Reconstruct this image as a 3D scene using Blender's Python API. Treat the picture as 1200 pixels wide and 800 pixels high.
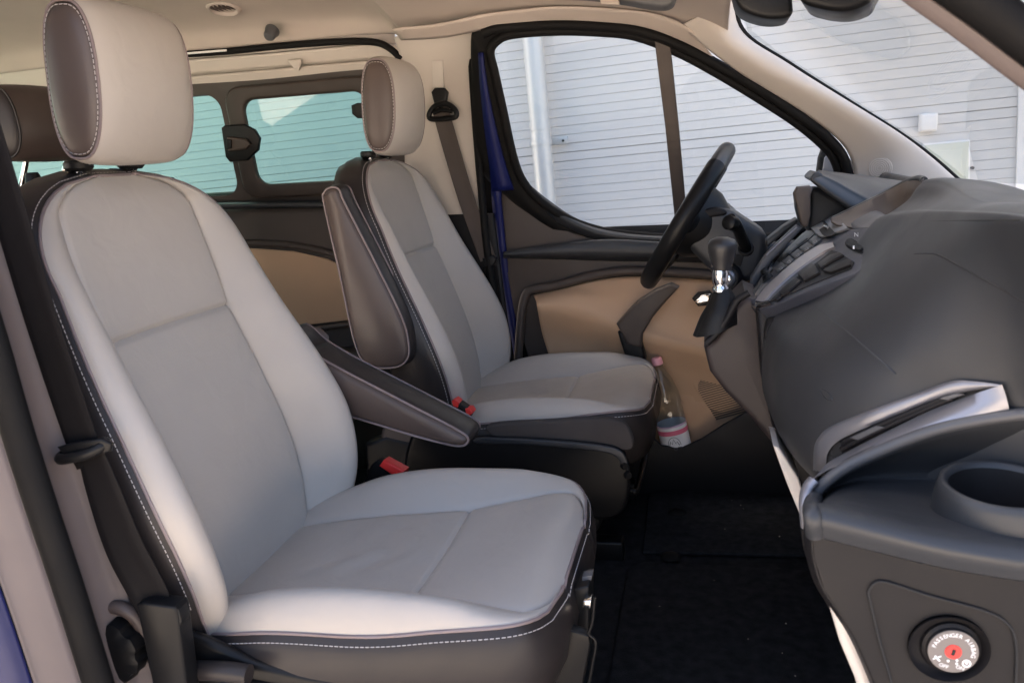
import bpy, bmesh, math, random
from mathutils import Vector, Matrix
random.seed(7)
for _o in list(bpy.data.objects):
    bpy.data.objects.remove(_o)
SC = bpy.context.scene
COL = SC.collection
R_ = math.radians

# ------------------------------------------------------------------ camera
# world: X = van forwards, Y = towards the driver's side, Z = up, z = 0 on the cab floor
CF = 968.0                                    # focal length in pixels of the 1200 px photograph
CPOS = Vector((0, 0, 1.03))
def _camframe(vy=(830, 168), rho=.06):
    y = Vector((vy[0] - 600, vy[1] - 400, CF)).normalized()
    up = y.cross(Vector((-1, rho, 0))).normalized()
    if up.y > 0: up = -up
    return y.cross(up), y, up
AX, AY, AZ = _camframe()
def ray(px, py):
    c = Vector((px - 600, py - 400, CF))
    return Vector((AX.dot(c), AY.dot(c), AZ.dot(c)))
def at(px, py, x=None, y=None, z=None, n=None, d=None):
    """point where the sight line of a photo pixel meets a plane"""
    r = ray(px, py)
    if n is not None: t = (d - Vector(n).dot(CPOS)) / Vector(n).dot(r)
    elif x is not None: t = (x - CPOS.x) / r.x
    elif y is not None: t = (y - CPOS.y) / r.y
    else: t = (z - CPOS.z) / r.z
    return CPOS + r * t
cd = bpy.data.cameras.new('camera'); cam = bpy.data.objects.new('camera', cd); COL.objects.link(cam)
cd.sensor_width = 36; cd.lens = 36 * CF / 1200; cd.clip_start = .02; cd.clip_end = 500
rt = Vector((AX.x, AY.x, AZ.x)); dn = Vector((AX.y, AY.y, AZ.y)); fw = Vector((AX.z, AY.z, AZ.z))
m = Matrix((rt, -dn, -fw)).transposed().to_4x4(); m.translation = CPOS
cam.matrix_world = m
cd.dof.use_dof = True; cd.dof.focus_distance = 2.0; cd.dof.aperture_fstop = 9
SC.camera = cam

# ------------------------------------------------------------------ sky, sun, exposure
SUN_DIR = Vector((-.45, .50, .75)).normalized()      # towards the sun
W = bpy.data.worlds.new('World'); SC.world = W; W.use_nodes = True
nt = W.node_tree; bg = nt.nodes['Background']; sk = nt.nodes.new('ShaderNodeTexSky')
sk.sky_type = 'NISHITA'; sk.sun_disc = False
sk.sun_elevation = math.asin(SUN_DIR.z); sk.sun_rotation = math.atan2(SUN_DIR.x, SUN_DIR.y)
sk.air_density = .8; sk.dust_density = 7.0; sk.ozone_density = 0
nt.links.new(sk.outputs[0], bg.inputs[0]); bg.inputs[1].default_value = .15
sl = bpy.data.lights.new('sun', 'SUN'); so = bpy.data.objects.new('sun', sl); COL.objects.link(so)
sl.energy = 4.6; sl.angle = R_(2); sl.color = (1, .92, .80)
so.rotation_euler = SUN_DIR.to_track_quat('Z', 'Y').to_euler(); so.location = (-3, -4, 6)
vs = SC.view_settings; vs.view_transform = 'Standard'; vs.look = 'None'; vs.gamma = 1; vs.use_curve_mapping = False
vs.exposure = 2.6

# ------------------------------------------------------------------ materials
MATS = {}
def mat(name, col, rough=.5, metal=0, bump=None, var=0, spec=.5, varscale=6, coat=0, sheen=0, dots=None, wrinkle=0):
    """bump=(kind, scale, strength, distance)  var = colour variation"""
    if name in MATS: return MATS[name]
    M = bpy.data.materials.new(name); M.use_nodes = True; t = M.node_tree; b = t.nodes['Principled BSDF']
    b.inputs['Base Color'].default_value = (*col, 1); b.inputs['Roughness'].default_value = rough
    b.inputs['Metallic'].default_value = metal; b.inputs['Specular IOR Level'].default_value = spec
    if coat: b.inputs['Coat Weight'].default_value = coat; b.inputs['Coat Roughness'].default_value = .06
    if sheen: b.inputs['Sheen Weight'].default_value = sheen; b.inputs['Sheen Roughness'].default_value = .6
    tc = t.nodes.new('ShaderNodeTexCoord')
    if var:
        n = t.nodes.new('ShaderNodeTexNoise'); n.inputs['Scale'].default_value = varscale; n.inputs['Detail'].default_value = 6
        t.links.new(tc.outputs['Object'], n.inputs['Vector'])
        mp = t.nodes.new('ShaderNodeMapRange'); mp.inputs[1].default_value = .3; mp.inputs[2].default_value = .7
        mp.inputs[3].default_value = 1 - var; mp.inputs[4].default_value = 1 + var
        t.links.new(n.outputs[0], mp.inputs[0])
        mx = t.nodes.new('ShaderNodeMix'); mx.data_type = 'RGBA'; mx.blend_type = 'MULTIPLY'; mx.inputs[0].default_value = 1
        mx.inputs[6].default_value = (*col, 1); t.links.new(mp.outputs[0], mx.inputs[7])
        t.links.new(mx.outputs[2], b.inputs['Base Color'])
        mr = t.nodes.new('ShaderNodeMapRange'); mr.inputs[1].default_value = .3; mr.inputs[2].default_value = .7
        mr.inputs[3].default_value = max(.02, rough - .07); mr.inputs[4].default_value = min(1, rough + .07)
        n2 = t.nodes.new('ShaderNodeTexNoise'); n2.inputs['Scale'].default_value = varscale * 2.3; n2.inputs['Detail'].default_value = 5
        t.links.new(tc.outputs['Object'], n2.inputs['Vector']); t.links.new(n2.outputs[0], mr.inputs[0])
        t.links.new(mr.outputs[0], b.inputs['Roughness'])
    if bump:
        kind, sc_, st, di = bump
        if kind == 'voronoi':
            n = t.nodes.new('ShaderNodeTexVoronoi'); n.feature = 'DISTANCE_TO_EDGE'; out = n.outputs['Distance']
        elif kind == 'wave':
            n = t.nodes.new('ShaderNodeTexWave'); out = n.outputs[1]
        else:
            n = t.nodes.new('ShaderNodeTexNoise'); n.inputs['Detail'].default_value = 4; out = n.outputs[0]
        n.inputs['Scale'].default_value = sc_
        t.links.new(tc.outputs['Object'], n.inputs['Vector'])
        bp = t.nodes.new('ShaderNodeBump'); bp.inputs['Strength'].default_value = st; bp.inputs['Distance'].default_value = di
        if wrinkle:
            wn_ = t.nodes.new('ShaderNodeTexNoise'); wn_.inputs['Scale'].default_value = 16; wn_.inputs['Detail'].default_value = 3; wn_.inputs['Distortion'].default_value = .8
            t.links.new(tc.outputs['Object'], wn_.inputs['Vector'])
            b0_ = t.nodes.new('ShaderNodeBump'); b0_.inputs['Strength'].default_value = wrinkle; b0_.inputs['Distance'].default_value = .006
            t.links.new(wn_.outputs[0], b0_.inputs['Height']); t.links.new(b0_.outputs[0], bp.inputs['Normal'])
        t.links.new(out, bp.inputs['Height']); t.links.new(bp.outputs[0], b.inputs['Normal'])
        if dots:                                   # punched holes of perforated leather
            v2 = t.nodes.new('ShaderNodeTexVoronoi'); v2.inputs['Scale'].default_value = dots; v2.inputs['Randomness'].default_value = 0
            t.links.new(tc.outputs['Object'], v2.inputs['Vector'])
            m2 = t.nodes.new('ShaderNodeMapRange'); m2.inputs[1].default_value = .18; m2.inputs[2].default_value = .34
            t.links.new(v2.outputs['Distance'], m2.inputs[0])
            b2 = t.nodes.new('ShaderNodeBump'); b2.inputs['Strength'].default_value = .22; b2.inputs['Distance'].default_value = .0008
            t.links.new(m2.outputs[0], b2.inputs['Height']); t.links.new(bp.outputs[0], b2.inputs['Normal'])
            t.links.new(b2.outputs[0], b.inputs['Normal'])
    MATS[name] = M; return M
def glass(name, tint, gloss=.06):
    M = bpy.data.materials.new(name); M.use_nodes = True; t = M.node_tree
    t.nodes.remove(t.nodes['Principled BSDF']); o = t.nodes['Material Output']
    tr = t.nodes.new('ShaderNodeBsdfTransparent'); tr.inputs[0].default_value = (*tint, 1)
    g = t.nodes.new('ShaderNodeBsdfGlossy'); g.inputs['Roughness'].default_value = .02
    lw = t.nodes.new('ShaderNodeLayerWeight'); pw = t.nodes.new('ShaderNodeMath'); pw.operation = 'POWER'; pw.inputs[1].default_value = 5
    t.links.new(lw.outputs['Facing'], pw.inputs[0])            # Schlick reflectance of a thin pane, the same from both sides
    ml = t.nodes.new('ShaderNodeMath'); ml.operation = 'MULTIPLY_ADD'; ml.inputs[1].default_value = .9; ml.inputs[2].default_value = gloss
    t.links.new(pw.outputs[0], ml.inputs[0])
    mx = t.nodes.new('ShaderNodeMixShader'); t.links.new(ml.outputs[0], mx.inputs[0])
    t.links.new(tr.outputs[0], mx.inputs[1]); t.links.new(g.outputs[0], mx.inputs[2]); t.links.new(mx.outputs[0], o.inputs[0])
    return M
LEA = ('voronoi', 520, .10, .0012)
M_LIGHT = mat('light_leather', (.395, .354, .313), .42, bump=LEA, var=.035, varscale=5, spec=.4, wrinkle=.3)
M_INSERT = mat('perforated_leather', (.385, .348, .308), .46, bump=LEA, var=.03, varscale=5, dots=520, spec=.35, wrinkle=.32)
M_DARK = mat('dark_leather', (.026, .0215, .0205), .42, bump=LEA, var=.06, spec=.3)
M_BROWN = mat('brown_leather', (.078, .058, .051), .42, bump=LEA, var=.05, spec=.4)
M_THREAD = mat('thread', (.46, .42, .40), .8)
M_PIPE = mat('piping_leather', (.20, .155, .15), .5)
GRAIN = ('voronoi', 700, .16, .0012)
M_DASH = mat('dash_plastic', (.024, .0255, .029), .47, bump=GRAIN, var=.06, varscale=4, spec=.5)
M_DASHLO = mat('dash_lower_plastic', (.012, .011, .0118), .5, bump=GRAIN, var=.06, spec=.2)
M_TRIM = mat('door_dark_plastic', (.062, .047, .039), .55, bump=GRAIN, var=.05, spec=.4)
M_FRAME = mat('window_frame_plastic', (.042, .031, .026), .5, bump=GRAIN, var=.05, spec=.35)
M_TAN = mat('tan_trim', (.54, .35, .215), .6, bump=('voronoi', 600, .08, .001), var=.04, spec=.3)
M_CREAM = mat('cream_trim', (.52, .465, .415), .62, bump=('noise', 500, .06, .001), var=.03, spec=.3)
M_HEAD = mat('headliner_fabric', (.44, .375, .33), .95, bump=('noise', 900, .25, .001), var=.04, spec=.1)
M_BLACK = mat('black_plastic', (.008, .0077, .008), .45, bump=('noise', 600, .08, .0008), var=.08, spec=.25)
M_SATIN = mat('satin_black', (.008, .0077, .008), .36, var=.08, spec=.18)
M_RUBBER = mat('rubber', (.0085, .008, .008), .6, bump=('noise', 300, .15, .001), var=.1, spec=.1)
M_CARPET = mat('carpet', (.018, .018, .0195), .95, bump=('noise', 420, .8, .004), var=.35, varscale=40, spec=.1)
M_BLUE = mat('blue_paint', (.004, .008, .07), .4, coat=0, var=.03, spec=.5)
M_BLUEI = mat('blue_inner_paint', (.005, .009, .075), .45, var=.05, spec=.25)
M_CHROME = mat('chrome', (.80, .78, .76), .14, metal=1)
M_SILVER = mat('silver_trim', (.26, .26, .285), .42, metal=.75, var=.02)
M_BELT = mat('belt_webbing', (.009, .008, .0085), .6, bump=('wave', 900, .3, .0008), var=.1, spec=.08)
M_BELTF = mat('belt_webbing_brown', (.065, .050, .042), .6, bump=('wave', 900, .3, .0008), var=.06, spec=.3)
M_RED = mat('red_plastic', (.72, .035, .03), .4)
M_GREYP = mat('grey_plastic', (.075, .075, .08), .45, bump=GRAIN, var=.04)
M_BEIGELO = mat('beige_lower_trim', (.58, .53, .48), .6, bump=GRAIN, var=.03)
M_WALL = mat('white_cladding', (.56, .55, .525), .55, bump=('noise', 60, .05, .002), var=.025, varscale=1.3, spec=.3)
M_JOINT = mat('cladding_joint', (.34, .335, .32), .8)
M_ZINC = mat('painted_zinc', (.50, .505, .49), .38, metal=.25, var=.05, varscale=3)
M_BOX = mat('white_box', (.70, .69, .665), .5, var=.03)
M_HATCH = mat('hatch_paint', (.52, .53, .43), .55, var=.05, varscale=4)
M_CONC = mat('concrete', (.50, .44, .375), .9, bump=('noise', 18, .4, .01), var=.15, varscale=2)
M_GLASS = glass('clear_glass', (.93, .96, .95))
M_TEAL = glass('tinted_glass', (.38, .64, .575))
M_PET = glass('bottle_plastic', (.90, .93, .94))
M_WHITE = mat('white_print', (.85, .85, .86), .5)
M_PINK = mat('pink_print', (.75, .16, .26), .5)
M_PINKCAP = mat('pink_cap', (.85, .38, .40), .45)

# ------------------------------------------------------------------ mesh helpers
def prop(o, label=None, cat=None, group=None, kind=None):
    if label: o['label'] = label
    if cat: o['category'] = cat
    if group: o['group'] = group
    if kind: o['kind'] = kind
    return o
def thing(name, loc, label, cat, group=None):
    o = bpy.data.objects.new(name, None); COL.objects.link(o); o.location = loc; o.empty_display_size = .05
    return prop(o, label, cat, group)
def wloc(o):
    v = Vector(o.location); p = o.parent
    while p: 
        v = v + Vector(p.location) * 0
        p = p.parent
    return v
def link(name, me, mt, parent=None, smooth=True, ang=40):
    if smooth:
        me.shade_smooth()
        if ang < 180: me.set_sharp_from_angle(angle=R_(ang))
    o = bpy.data.objects.new(name, me); COL.objects.link(o)
    if mt is not None and not me.materials: me.materials.append(mt)
    if parent is not None:
        o.parent = parent
        root = parent
        while root.parent: root = root.parent
        if root is parent: o.matrix_parent_inverse = Matrix.Translation(-Vector(root.location))
    return o
def mesh(name, vs_, fs, mt, parent=None, smooth=True, ang=40, clean=False):
    me = bpy.data.meshes.new(name); me.from_pydata([tuple(v) for v in vs_], [], fs)
    if clean:
        bm = bmesh.new(); bm.from_mesh(me); bmesh.ops.remove_doubles(bm, verts=bm.verts, dist=1e-5)
        bmesh.ops.recalc_face_normals(bm, faces=bm.faces); bm.to_mesh(me); bm.free()
    me.update()
    return link(name, me, mt, parent, smooth, ang)
def crm(p, n, closed=False):
    """Catmull-Rom resample of a polyline to n points (n per whole length)"""
    p = [Vector(q) for q in p]; k = len(p)
    if k < 3 and not closed:
        return [p[0].lerp(p[-1], i / (n - 1)) for i in range(n)]
    segs = k if closed else k - 1
    out = []
    for i in range(n):
        t = i / n * segs if closed else i / (n - 1) * segs
        s = min(int(t), segs - 1); f = t - s
        g = (lambda j: p[j % k]) if closed else (lambda j: p[min(max(j, 0), k - 1)])
        a, b, c, d = g(s - 1), g(s), g(s + 1), g(s + 2)
        if not closed:
            if s == 0: a = b * 2 - c
            if s == segs - 1: d = c * 2 - b
        out.append(.5 * ((2 * b) + (c - a) * f + (2 * a - 5 * b + 4 * c - d) * f * f + (3 * b - a - 3 * c + d) * f ** 3))
    return out
def lut(tab):
    """smooth 1-D table"""
    xs = [a for a, _ in tab]; ys = [b for _, b in tab]
    def f(x):
        if x <= xs[0]: return ys[0]
        if x >= xs[-1]: return ys[-1]
        i = 0
        while x > xs[i + 1]: i += 1
        h = xs[i + 1] - xs[i]; t = (x - xs[i]) / h
        def sl(j):
            if j <= 0 or j >= len(xs) - 1: 
                k = 0 if j <= 0 else len(xs) - 2
                return (ys[k + 1] - ys[k]) / (xs[k + 1] - xs[k])
            return (ys[j + 1] - ys[j - 1]) / (xs[j + 1] - xs[j - 1])
        m0, m1 = sl(i) * h, sl(i + 1) * h
        t2, t3 = t * t, t ** 3
        return (2 * t3 - 3 * t2 + 1) * ys[i] + (t3 - 2 * t2 + t) * m0 + (-2 * t3 + 3 * t2) * ys[i + 1] + (t3 - t2) * m1
    return f
def gridmesh(name, rows, mt, parent=None, cu=False, ang=60, capa=False, capb=False, solid=0, clean=False):
    nu, nv = len(rows[0]), len(rows); V_ = [p for r in rows for p in r]; F = []
    for j in range(nv - 1):
        for i in range(nu if cu else nu - 1):
            k = (i + 1) % nu
            F.append((j * nu + i, j * nu + k, (j + 1) * nu + k, (j + 1) * nu + i))
    if capa: F.append(tuple(range(nu - 1, -1, -1)))
    if capb: F.append(tuple(range((nv - 1) * nu, nv * nu)))
    o = mesh(name, V_, F, mt, parent, True, ang, clean)
    if solid:
        md = o.modifiers.new('thickness', 'SOLIDIFY'); md.thickness = solid; md.offset = 0
    return o
def surf(name, rows, mt, parent=None, nu=24, nv=24, solid=.004, ang=60):
    """smooth sheet through a coarse net of points"""
    a = [crm(r, nu) for r in rows]
    cols = [crm([r[i] for r in a], nv) for i in range(nu)]
    return gridmesh(name, [[cols[i][j] for i in range(nu)] for j in range(nv)], mt, parent, solid=solid, ang=ang)
def frames(pts, closed=False, hint=None):
    n = len(pts); T = []
    for i in range(n):
        a = pts[(i - 1) % n] if closed or i > 0 else pts[i]
        b = pts[(i + 1) % n] if closed or i < n - 1 else pts[i]
        T.append((b - a).normalized() if (b - a).length > 1e-9 else Vector((0, 0, 1)))
    up = Vector(hint) if hint is not None else (Vector((0, 0, 1)) if abs(T[0].z) < .9 else Vector((1, 0, 0)))
    N = []; u = (up - T[0] * up.dot(T[0])).normalized()
    for i in range(n):
        if hint is not None: u = Vector(hint)
        u = (u - T[i] * u.dot(T[i])).normalized(); N.append(u)
    return T, N
def tube(name, pts, r, mt, parent=None, n=10, closed=False, caps=True, hint=None, flat=None, ang=60):
    """r: radius or function of 0..1 ; flat=(a,b): ellipse factors"""
    pts = [Vector(p) for p in pts]; T, N = frames(pts, closed, hint); rows = []
    for i, p in enumerate(pts):
        s = i / max(1, len(pts) - 1); rr = r(s) if callable(r) else r
        B = T[i].cross(N[i]); fa, fb = flat or (1, 1)
        rows.append([p + N[i] * (math.cos(a) * rr * fa) + B * (math.sin(a) * rr * fb) for a in [2 * math.pi * k / n for k in range(n)]])
    if closed: rows.append(rows[0])
    return gridmesh(name, rows, mt, parent, cu=True, capa=caps and not closed, capb=caps and not closed, ang=ang, clean=closed)
def ribbon(name, pts, width, thick, mt, parent=None, hint=(1, 0, 0), twist=None):
    """flat webbing: hint = direction across the width"""
    rows = []; pts = [Vector(p) for p in pts]
    T, _ = frames(pts)
    for i, p in enumerate(pts):
        h = Vector(hint(i / (len(pts) - 1)) if callable(hint) else hint)
        w = (h - T[i] * h.dot(T[i])).normalized(); q = T[i].cross(w)
        wd = width(i / (len(pts) - 1)) if callable(width) else width
        a, b = wd / 2, thick / 2
        rows.append([p + w * x + q * y for x, y in ((-a, -b * .4), (-a * .96, -b), (-a * .55, -b * 1.0), (-a * .5, -b * .6), (a * .5, -b * .6), (a * .55, -b), (a * .96, -b), (a, -b * .4), (a, b * .4), (a * .96, b), (a * .55, b), (a * .5, b * .6), (-a * .5, b * .6), (-a * .55, b), (-a * .96, b), (-a, b * .4))])
    return gridmesh(name, rows, mt, parent, cu=True, capa=True, capb=True, ang=35)
def prism(name, pts, ext, mt, parent=None, bevel=.004, seg=3, ang=40):
    """outline (list of points) pushed along the vector ext, edges rounded"""
    bm = bmesh.new(); vs_ = [bm.verts.new(p) for p in pts]; f = bm.faces.new(vs_)
    r = bmesh.ops.extrude_face_region(bm, geom=[f]); nv = [g for g in r['geom'] if isinstance(g, bmesh.types.BMVert)]
    bmesh.ops.translate(bm, verts=nv, vec=Vector(ext)); bmesh.ops.recalc_face_normals(bm, faces=bm.faces)
    if bevel:
        big = [f for f in bm.faces if len(f.verts) > 4] or list(bm.faces)
        ed = set(e for f in big for e in f.edges)
        bmesh.ops.bevel(bm, geom=list(ed), offset=bevel, segments=seg, profile=.5, affect='EDGES', clamp_overlap=True)
    me = bpy.data.meshes.new(name); bm.to_mesh(me); bm.free()
    return link(name, me, mt, parent, True, ang)
def rbox(name, c, size, mt, parent=None, bevel=.004, rot=None, seg=3, taper=None):
    bm = bmesh.new(); bmesh.ops.create_cube(bm, size=1)
    for v in bm.verts:
        v.co = Vector((v.co.x * size[0], v.co.y * size[1], v.co.z * size[2]))
        if taper and v.co.z > 0: v.co.x *= taper; v.co.y *= taper
    if bevel: bmesh.ops.bevel(bm, geom=list(bm.edges), offset=bevel, segments=seg, profile=.5, affect='EDGES', clamp_overlap=True)
    M = Matrix.Translation(Vector(c)) @ (rot.to_4x4() if rot else Matrix.Identity(4)); bmesh.ops.transform(bm, matrix=M, verts=bm.verts)
    me = bpy.data.meshes.new(name); bm.to_mesh(me); bm.free()
    return link(name, me, mt, parent, True, 40)
def lathe(name, prof, org, axis, mt, parent=None, n=32, ang=40, hint=None):
    """prof: list of (radius, distance along the axis)"""
    ax = Vector(axis).normalized(); u = Vector(hint) if hint else (Vector((0, 0, 1)) if abs(ax.z) < .8 else Vector((1, 0, 0)))
    u = (u - ax * u.dot(ax)).normalized(); w = ax.cross(u); org = Vector(org)
    rows = [[org + ax * h + (u * math.cos(a) + w * math.sin(a)) * max(r, 1e-5) for a in [2 * math.pi * k / n for k in range(n)]] for r, h in prof]
    return gridmesh(name, rows, mt, parent, cu=True, ang=ang, clean=True)
def dashes(name, pts, mt, parent, nrm=None, length=.0052, gap=.0026, r=.00075, lift=.0):
    """row of short thread stitches along a line"""
    V_, F = [], []; pts = [Vector(p) for p in pts]
    L = [0]
    for a, b in zip(pts, pts[1:]): L.append(L[-1] + (b - a).length)
    def pos(s):
        i = 0
        while i < len(L) - 2 and L[i + 1] < s: i += 1
        return pts[i].lerp(pts[i + 1], (s - L[i]) / max(1e-9, L[i + 1] - L[i]))
    s = 0
    while s + length < L[-1]:
        a, b = pos(s), pos(s + length); t = (b - a).normalized()
        u = t.orthogonal().normalized(); w = t.cross(u); k = len(V_)
        for q in (a, b):
            for c in range(4):
                an = c * math.pi / 2 + .78; V_.append(q + u * math.cos(an) * r + w * math.sin(an) * r)
        for c in range(4): F.append((k + c, k + (c + 1) % 4, k + 4 + (c + 1) % 4, k + 4 + c))
        F.append((k + 3, k + 2, k + 1, k)); F.append((k + 4, k + 5, k + 6, k + 7))
        s += length + gap
    o = mesh(name, V_, F, mt, parent, False); prop(o, kind='stuff'); return o
def letters(name, items, mt, parent):
    """items: (text, size, matrix) joined into one flat print"""
    bm = bmesh.new()
    for tx, sz, M in items:
        cu = bpy.data.curves.new('t', 'FONT'); cu.body = tx; cu.size = sz; cu.align_x = 'CENTER'; cu.align_y = 'CENTER'; cu.extrude = .0001; cu.resolution_u = 3
        to = bpy.data.objects.new('t', cu); COL.objects.link(to)
        me = bpy.data.meshes.new_from_object(to.evaluated_get(bpy.context.evaluated_depsgraph_get())); me.transform(M); bm.from_mesh(me)
        bpy.data.objects.remove(to); bpy.data.curves.remove(cu); bpy.data.meshes.remove(me)
    me = bpy.data.meshes.new(name); bm.to_mesh(me); bm.free()
    return link(name, me, mt, parent, False)
def tr(pts, **k): return [at(a, b, **k) for a, b in pts]

# ------------------------------------------------------------------ front seats
B_X = lut([(.30, .012), (.36, 0), (.45, -.012), (.55, -.035), (.65, -.066), (.785, -.113), (.9, -.146), (1.0, -.172), (1.045, -.195)])
B_HI = lut([(.30, .150), (.36, .160), (.48, .182), (.57, .183), (.69, .174), (.785, .167), (.86, .172), (.93, .170), (1.0, .160), (1.045, .150)])
B_B = lut([(.30, .04), (.36, .055), (.45, .082), (.55, .092), (.65, .082), (.8, .055), (.9, .036), (1.0, .012), (1.045, .0)])
_bw = lut([(.30, .222), (.36, .242), (.42, .262), (.5, .279), (.58, .287), (.7, .276), (.8, .26), (.88, .247)])
def B_W(z):
    if z <= .88: return _bw(z)
    t = min(1, (z - .88) / .157); return .247 * max(0, (1 - t ** 2.5)) ** (1 / 2.5)
AI = [-1, -.985, -.96, -.92, -.85] + [i / 8 for i in range(-6, 7)] + [.85, .92, .96, .985, 1]
AQ = [0, .03, .08, .16, .25, .35, .45, .55, .65, .75, .84, .91, .96, 1]
def groove(d):                                   # d: 0 on the seam, 1 far away
    return -.0065 * math.exp(-(d / .022) ** 2) - .0022 * math.exp(-(d / .09) ** 2)
def back_pt(a, z, bx, by):
    """a -1..1 centre panel, beyond to +-2 the bolster"""
    s = 1 if a >= 0 else -1; q = abs(a); w = B_W(z); hi = min(B_HI(z), w * .80); x = B_X(z)
    if q <= 1:
        y = hi * q; x += -.010 * (1 - q * q) * (1 if z < .8 else max(0, 1 - (z - .8) * 5)) + groove(1 - q)
        if z < .80 or z < 1.1:
            d = abs(z - .787); x += -.0065 * math.exp(-(d / .0045) ** 2) - .003 * math.exp(-(d / .02) ** 2)
    else:
        t = q - 1; y = hi + (w - hi) * (1 - (1 - t) ** 1.25)
        f = math.sin(min(1, t / .62) * math.pi / 2) ** 1.2 if t < .62 else 1 - .38 * ((t - .62) / .38) ** 2.2
        x += B_B(z) * f + groove(t)
    return Vector((bx + x, by + s * y, z))
C_ZC = lut([(-.06, .345), (0, .362), (.1, .378), (.2, .388), (.325, .398), (.42, .412), (.48, .419), (.52, .416), (.55, .402)])
C_HI = lut([(-.06, .12), (0, .13), (.2, .15), (.325, .163), (.42, .185), (.50, .207), (.55, .20)])
C_BZ = lut([(-.06, .02), (.05, .03), (.15, .048), (.28, .052), (.4, .036), (.48, .012), (.55, 0)])
C_EZ = lut([(-.06, -.01), (.05, -.005), (.15, .002), (.28, .0), (.4, .002), (.48, .002), (.55, 0)])
_cw = lut([(-.06, .20), (.0, .228), (.1, .252), (.25, .262), (.40, .262)])
CX1 = .548
def C_W(x):
    if x <= .40: return _cw(x)
    t = min(1, (x - .40) / (CX1 - .40)); return .262 * max(0, 1 - t ** 4.2) ** (1 / 4.2)
def cush_pt(a, x, bx, by):
    s = 1 if a >= 0 else -1; q = abs(a); w = C_W(x); hi = min(C_HI(x), w * .86); z = C_ZC(x)
    if q <= 1:
        y = hi * q; z += -.006 * (1 - q * q) * (1 if x < .4 else max(0, 1 - (x - .4) * 9)) + groove(1 - q)
        d = abs(x - .325); z += -.006 * math.exp(-(d / .0045) ** 2) - .002 * math.exp(-(d / .02) ** 2)
        if x < .32: z += .0036 * math.sin(x * 70 + y * 22 + 2.0 * math.sin(y * 30)) * math.exp(-((x - .2) / .09) ** 2) * math.exp(-(y / .11) ** 2)
    else:
        t = q - 1; y = hi + (w - hi) * (1 - (1 - t) ** 1.3)
        f = math.sin(min(1, t / .6) * math.pi / 2) ** 1.2 if t < .6 else 1 - ((t - .6) / .4) ** 2
        z += C_BZ(x) * f + (C_EZ(x) if t > .6 else 0) * ((t - .6) / .4 if t > .6 else 0) + groove(t)
    return Vector((bx + x, by + s * y, z))
def span(lo, hi, n): return [lo + (hi - lo) * i / (n - 1) for i in range(n)]
def seam_rows(lo, seam, hi, n1, n2):
    a = span(lo, seam - .03, n1) + [seam - .018, seam - .010, seam - .006, seam - .003, seam]
    return a, [seam, seam + .003, seam + .006, seam + .010, seam + .018] + span(seam + .03, hi, n2)
def panels(parent, fn, bx, by, r1, r2, names):
    lo = names
    L_ = [-(1 + q) for q in reversed(AQ)]; R2 = [1 + q for q in AQ]
    for nm, cols, rows, mt in ((lo[0], AI, r1, lo[3]), (lo[1], AI, r2, lo[4]), (lo[2], L_, r1 + r2[1:], M_LIGHT), (lo[2], R2, r1 + r2[1:], M_LIGHT)):
        gridmesh(nm, [[fn(a, v, bx, by) for a in cols] for v in rows], mt, parent, ang=180)
def rings(name, loop, steps, mt, parent, closed=False, cap=True):
    """skin that starts on a loop and follows offset copies of it"""
    rows = [loop] + [[p + d for p, d in zip(loop, st)] for st in steps]
    return gridmesh(name, rows, mt, parent, cu=closed, capb=cap and closed, ang=180)
def outward(loop, cx, plane):
    """unit directions pointing away from the middle, across the loop"""
    n = len(loop); out = []
    for i in range(n):
        t = (loop[min(i + 1, n - 1)] - loop[max(i - 1, 0)]).normalized(); o = t.cross(plane).normalized()
        if o.dot(loop[i] - cx) < 0: o = -o
        out.append(o)
    return out

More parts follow.
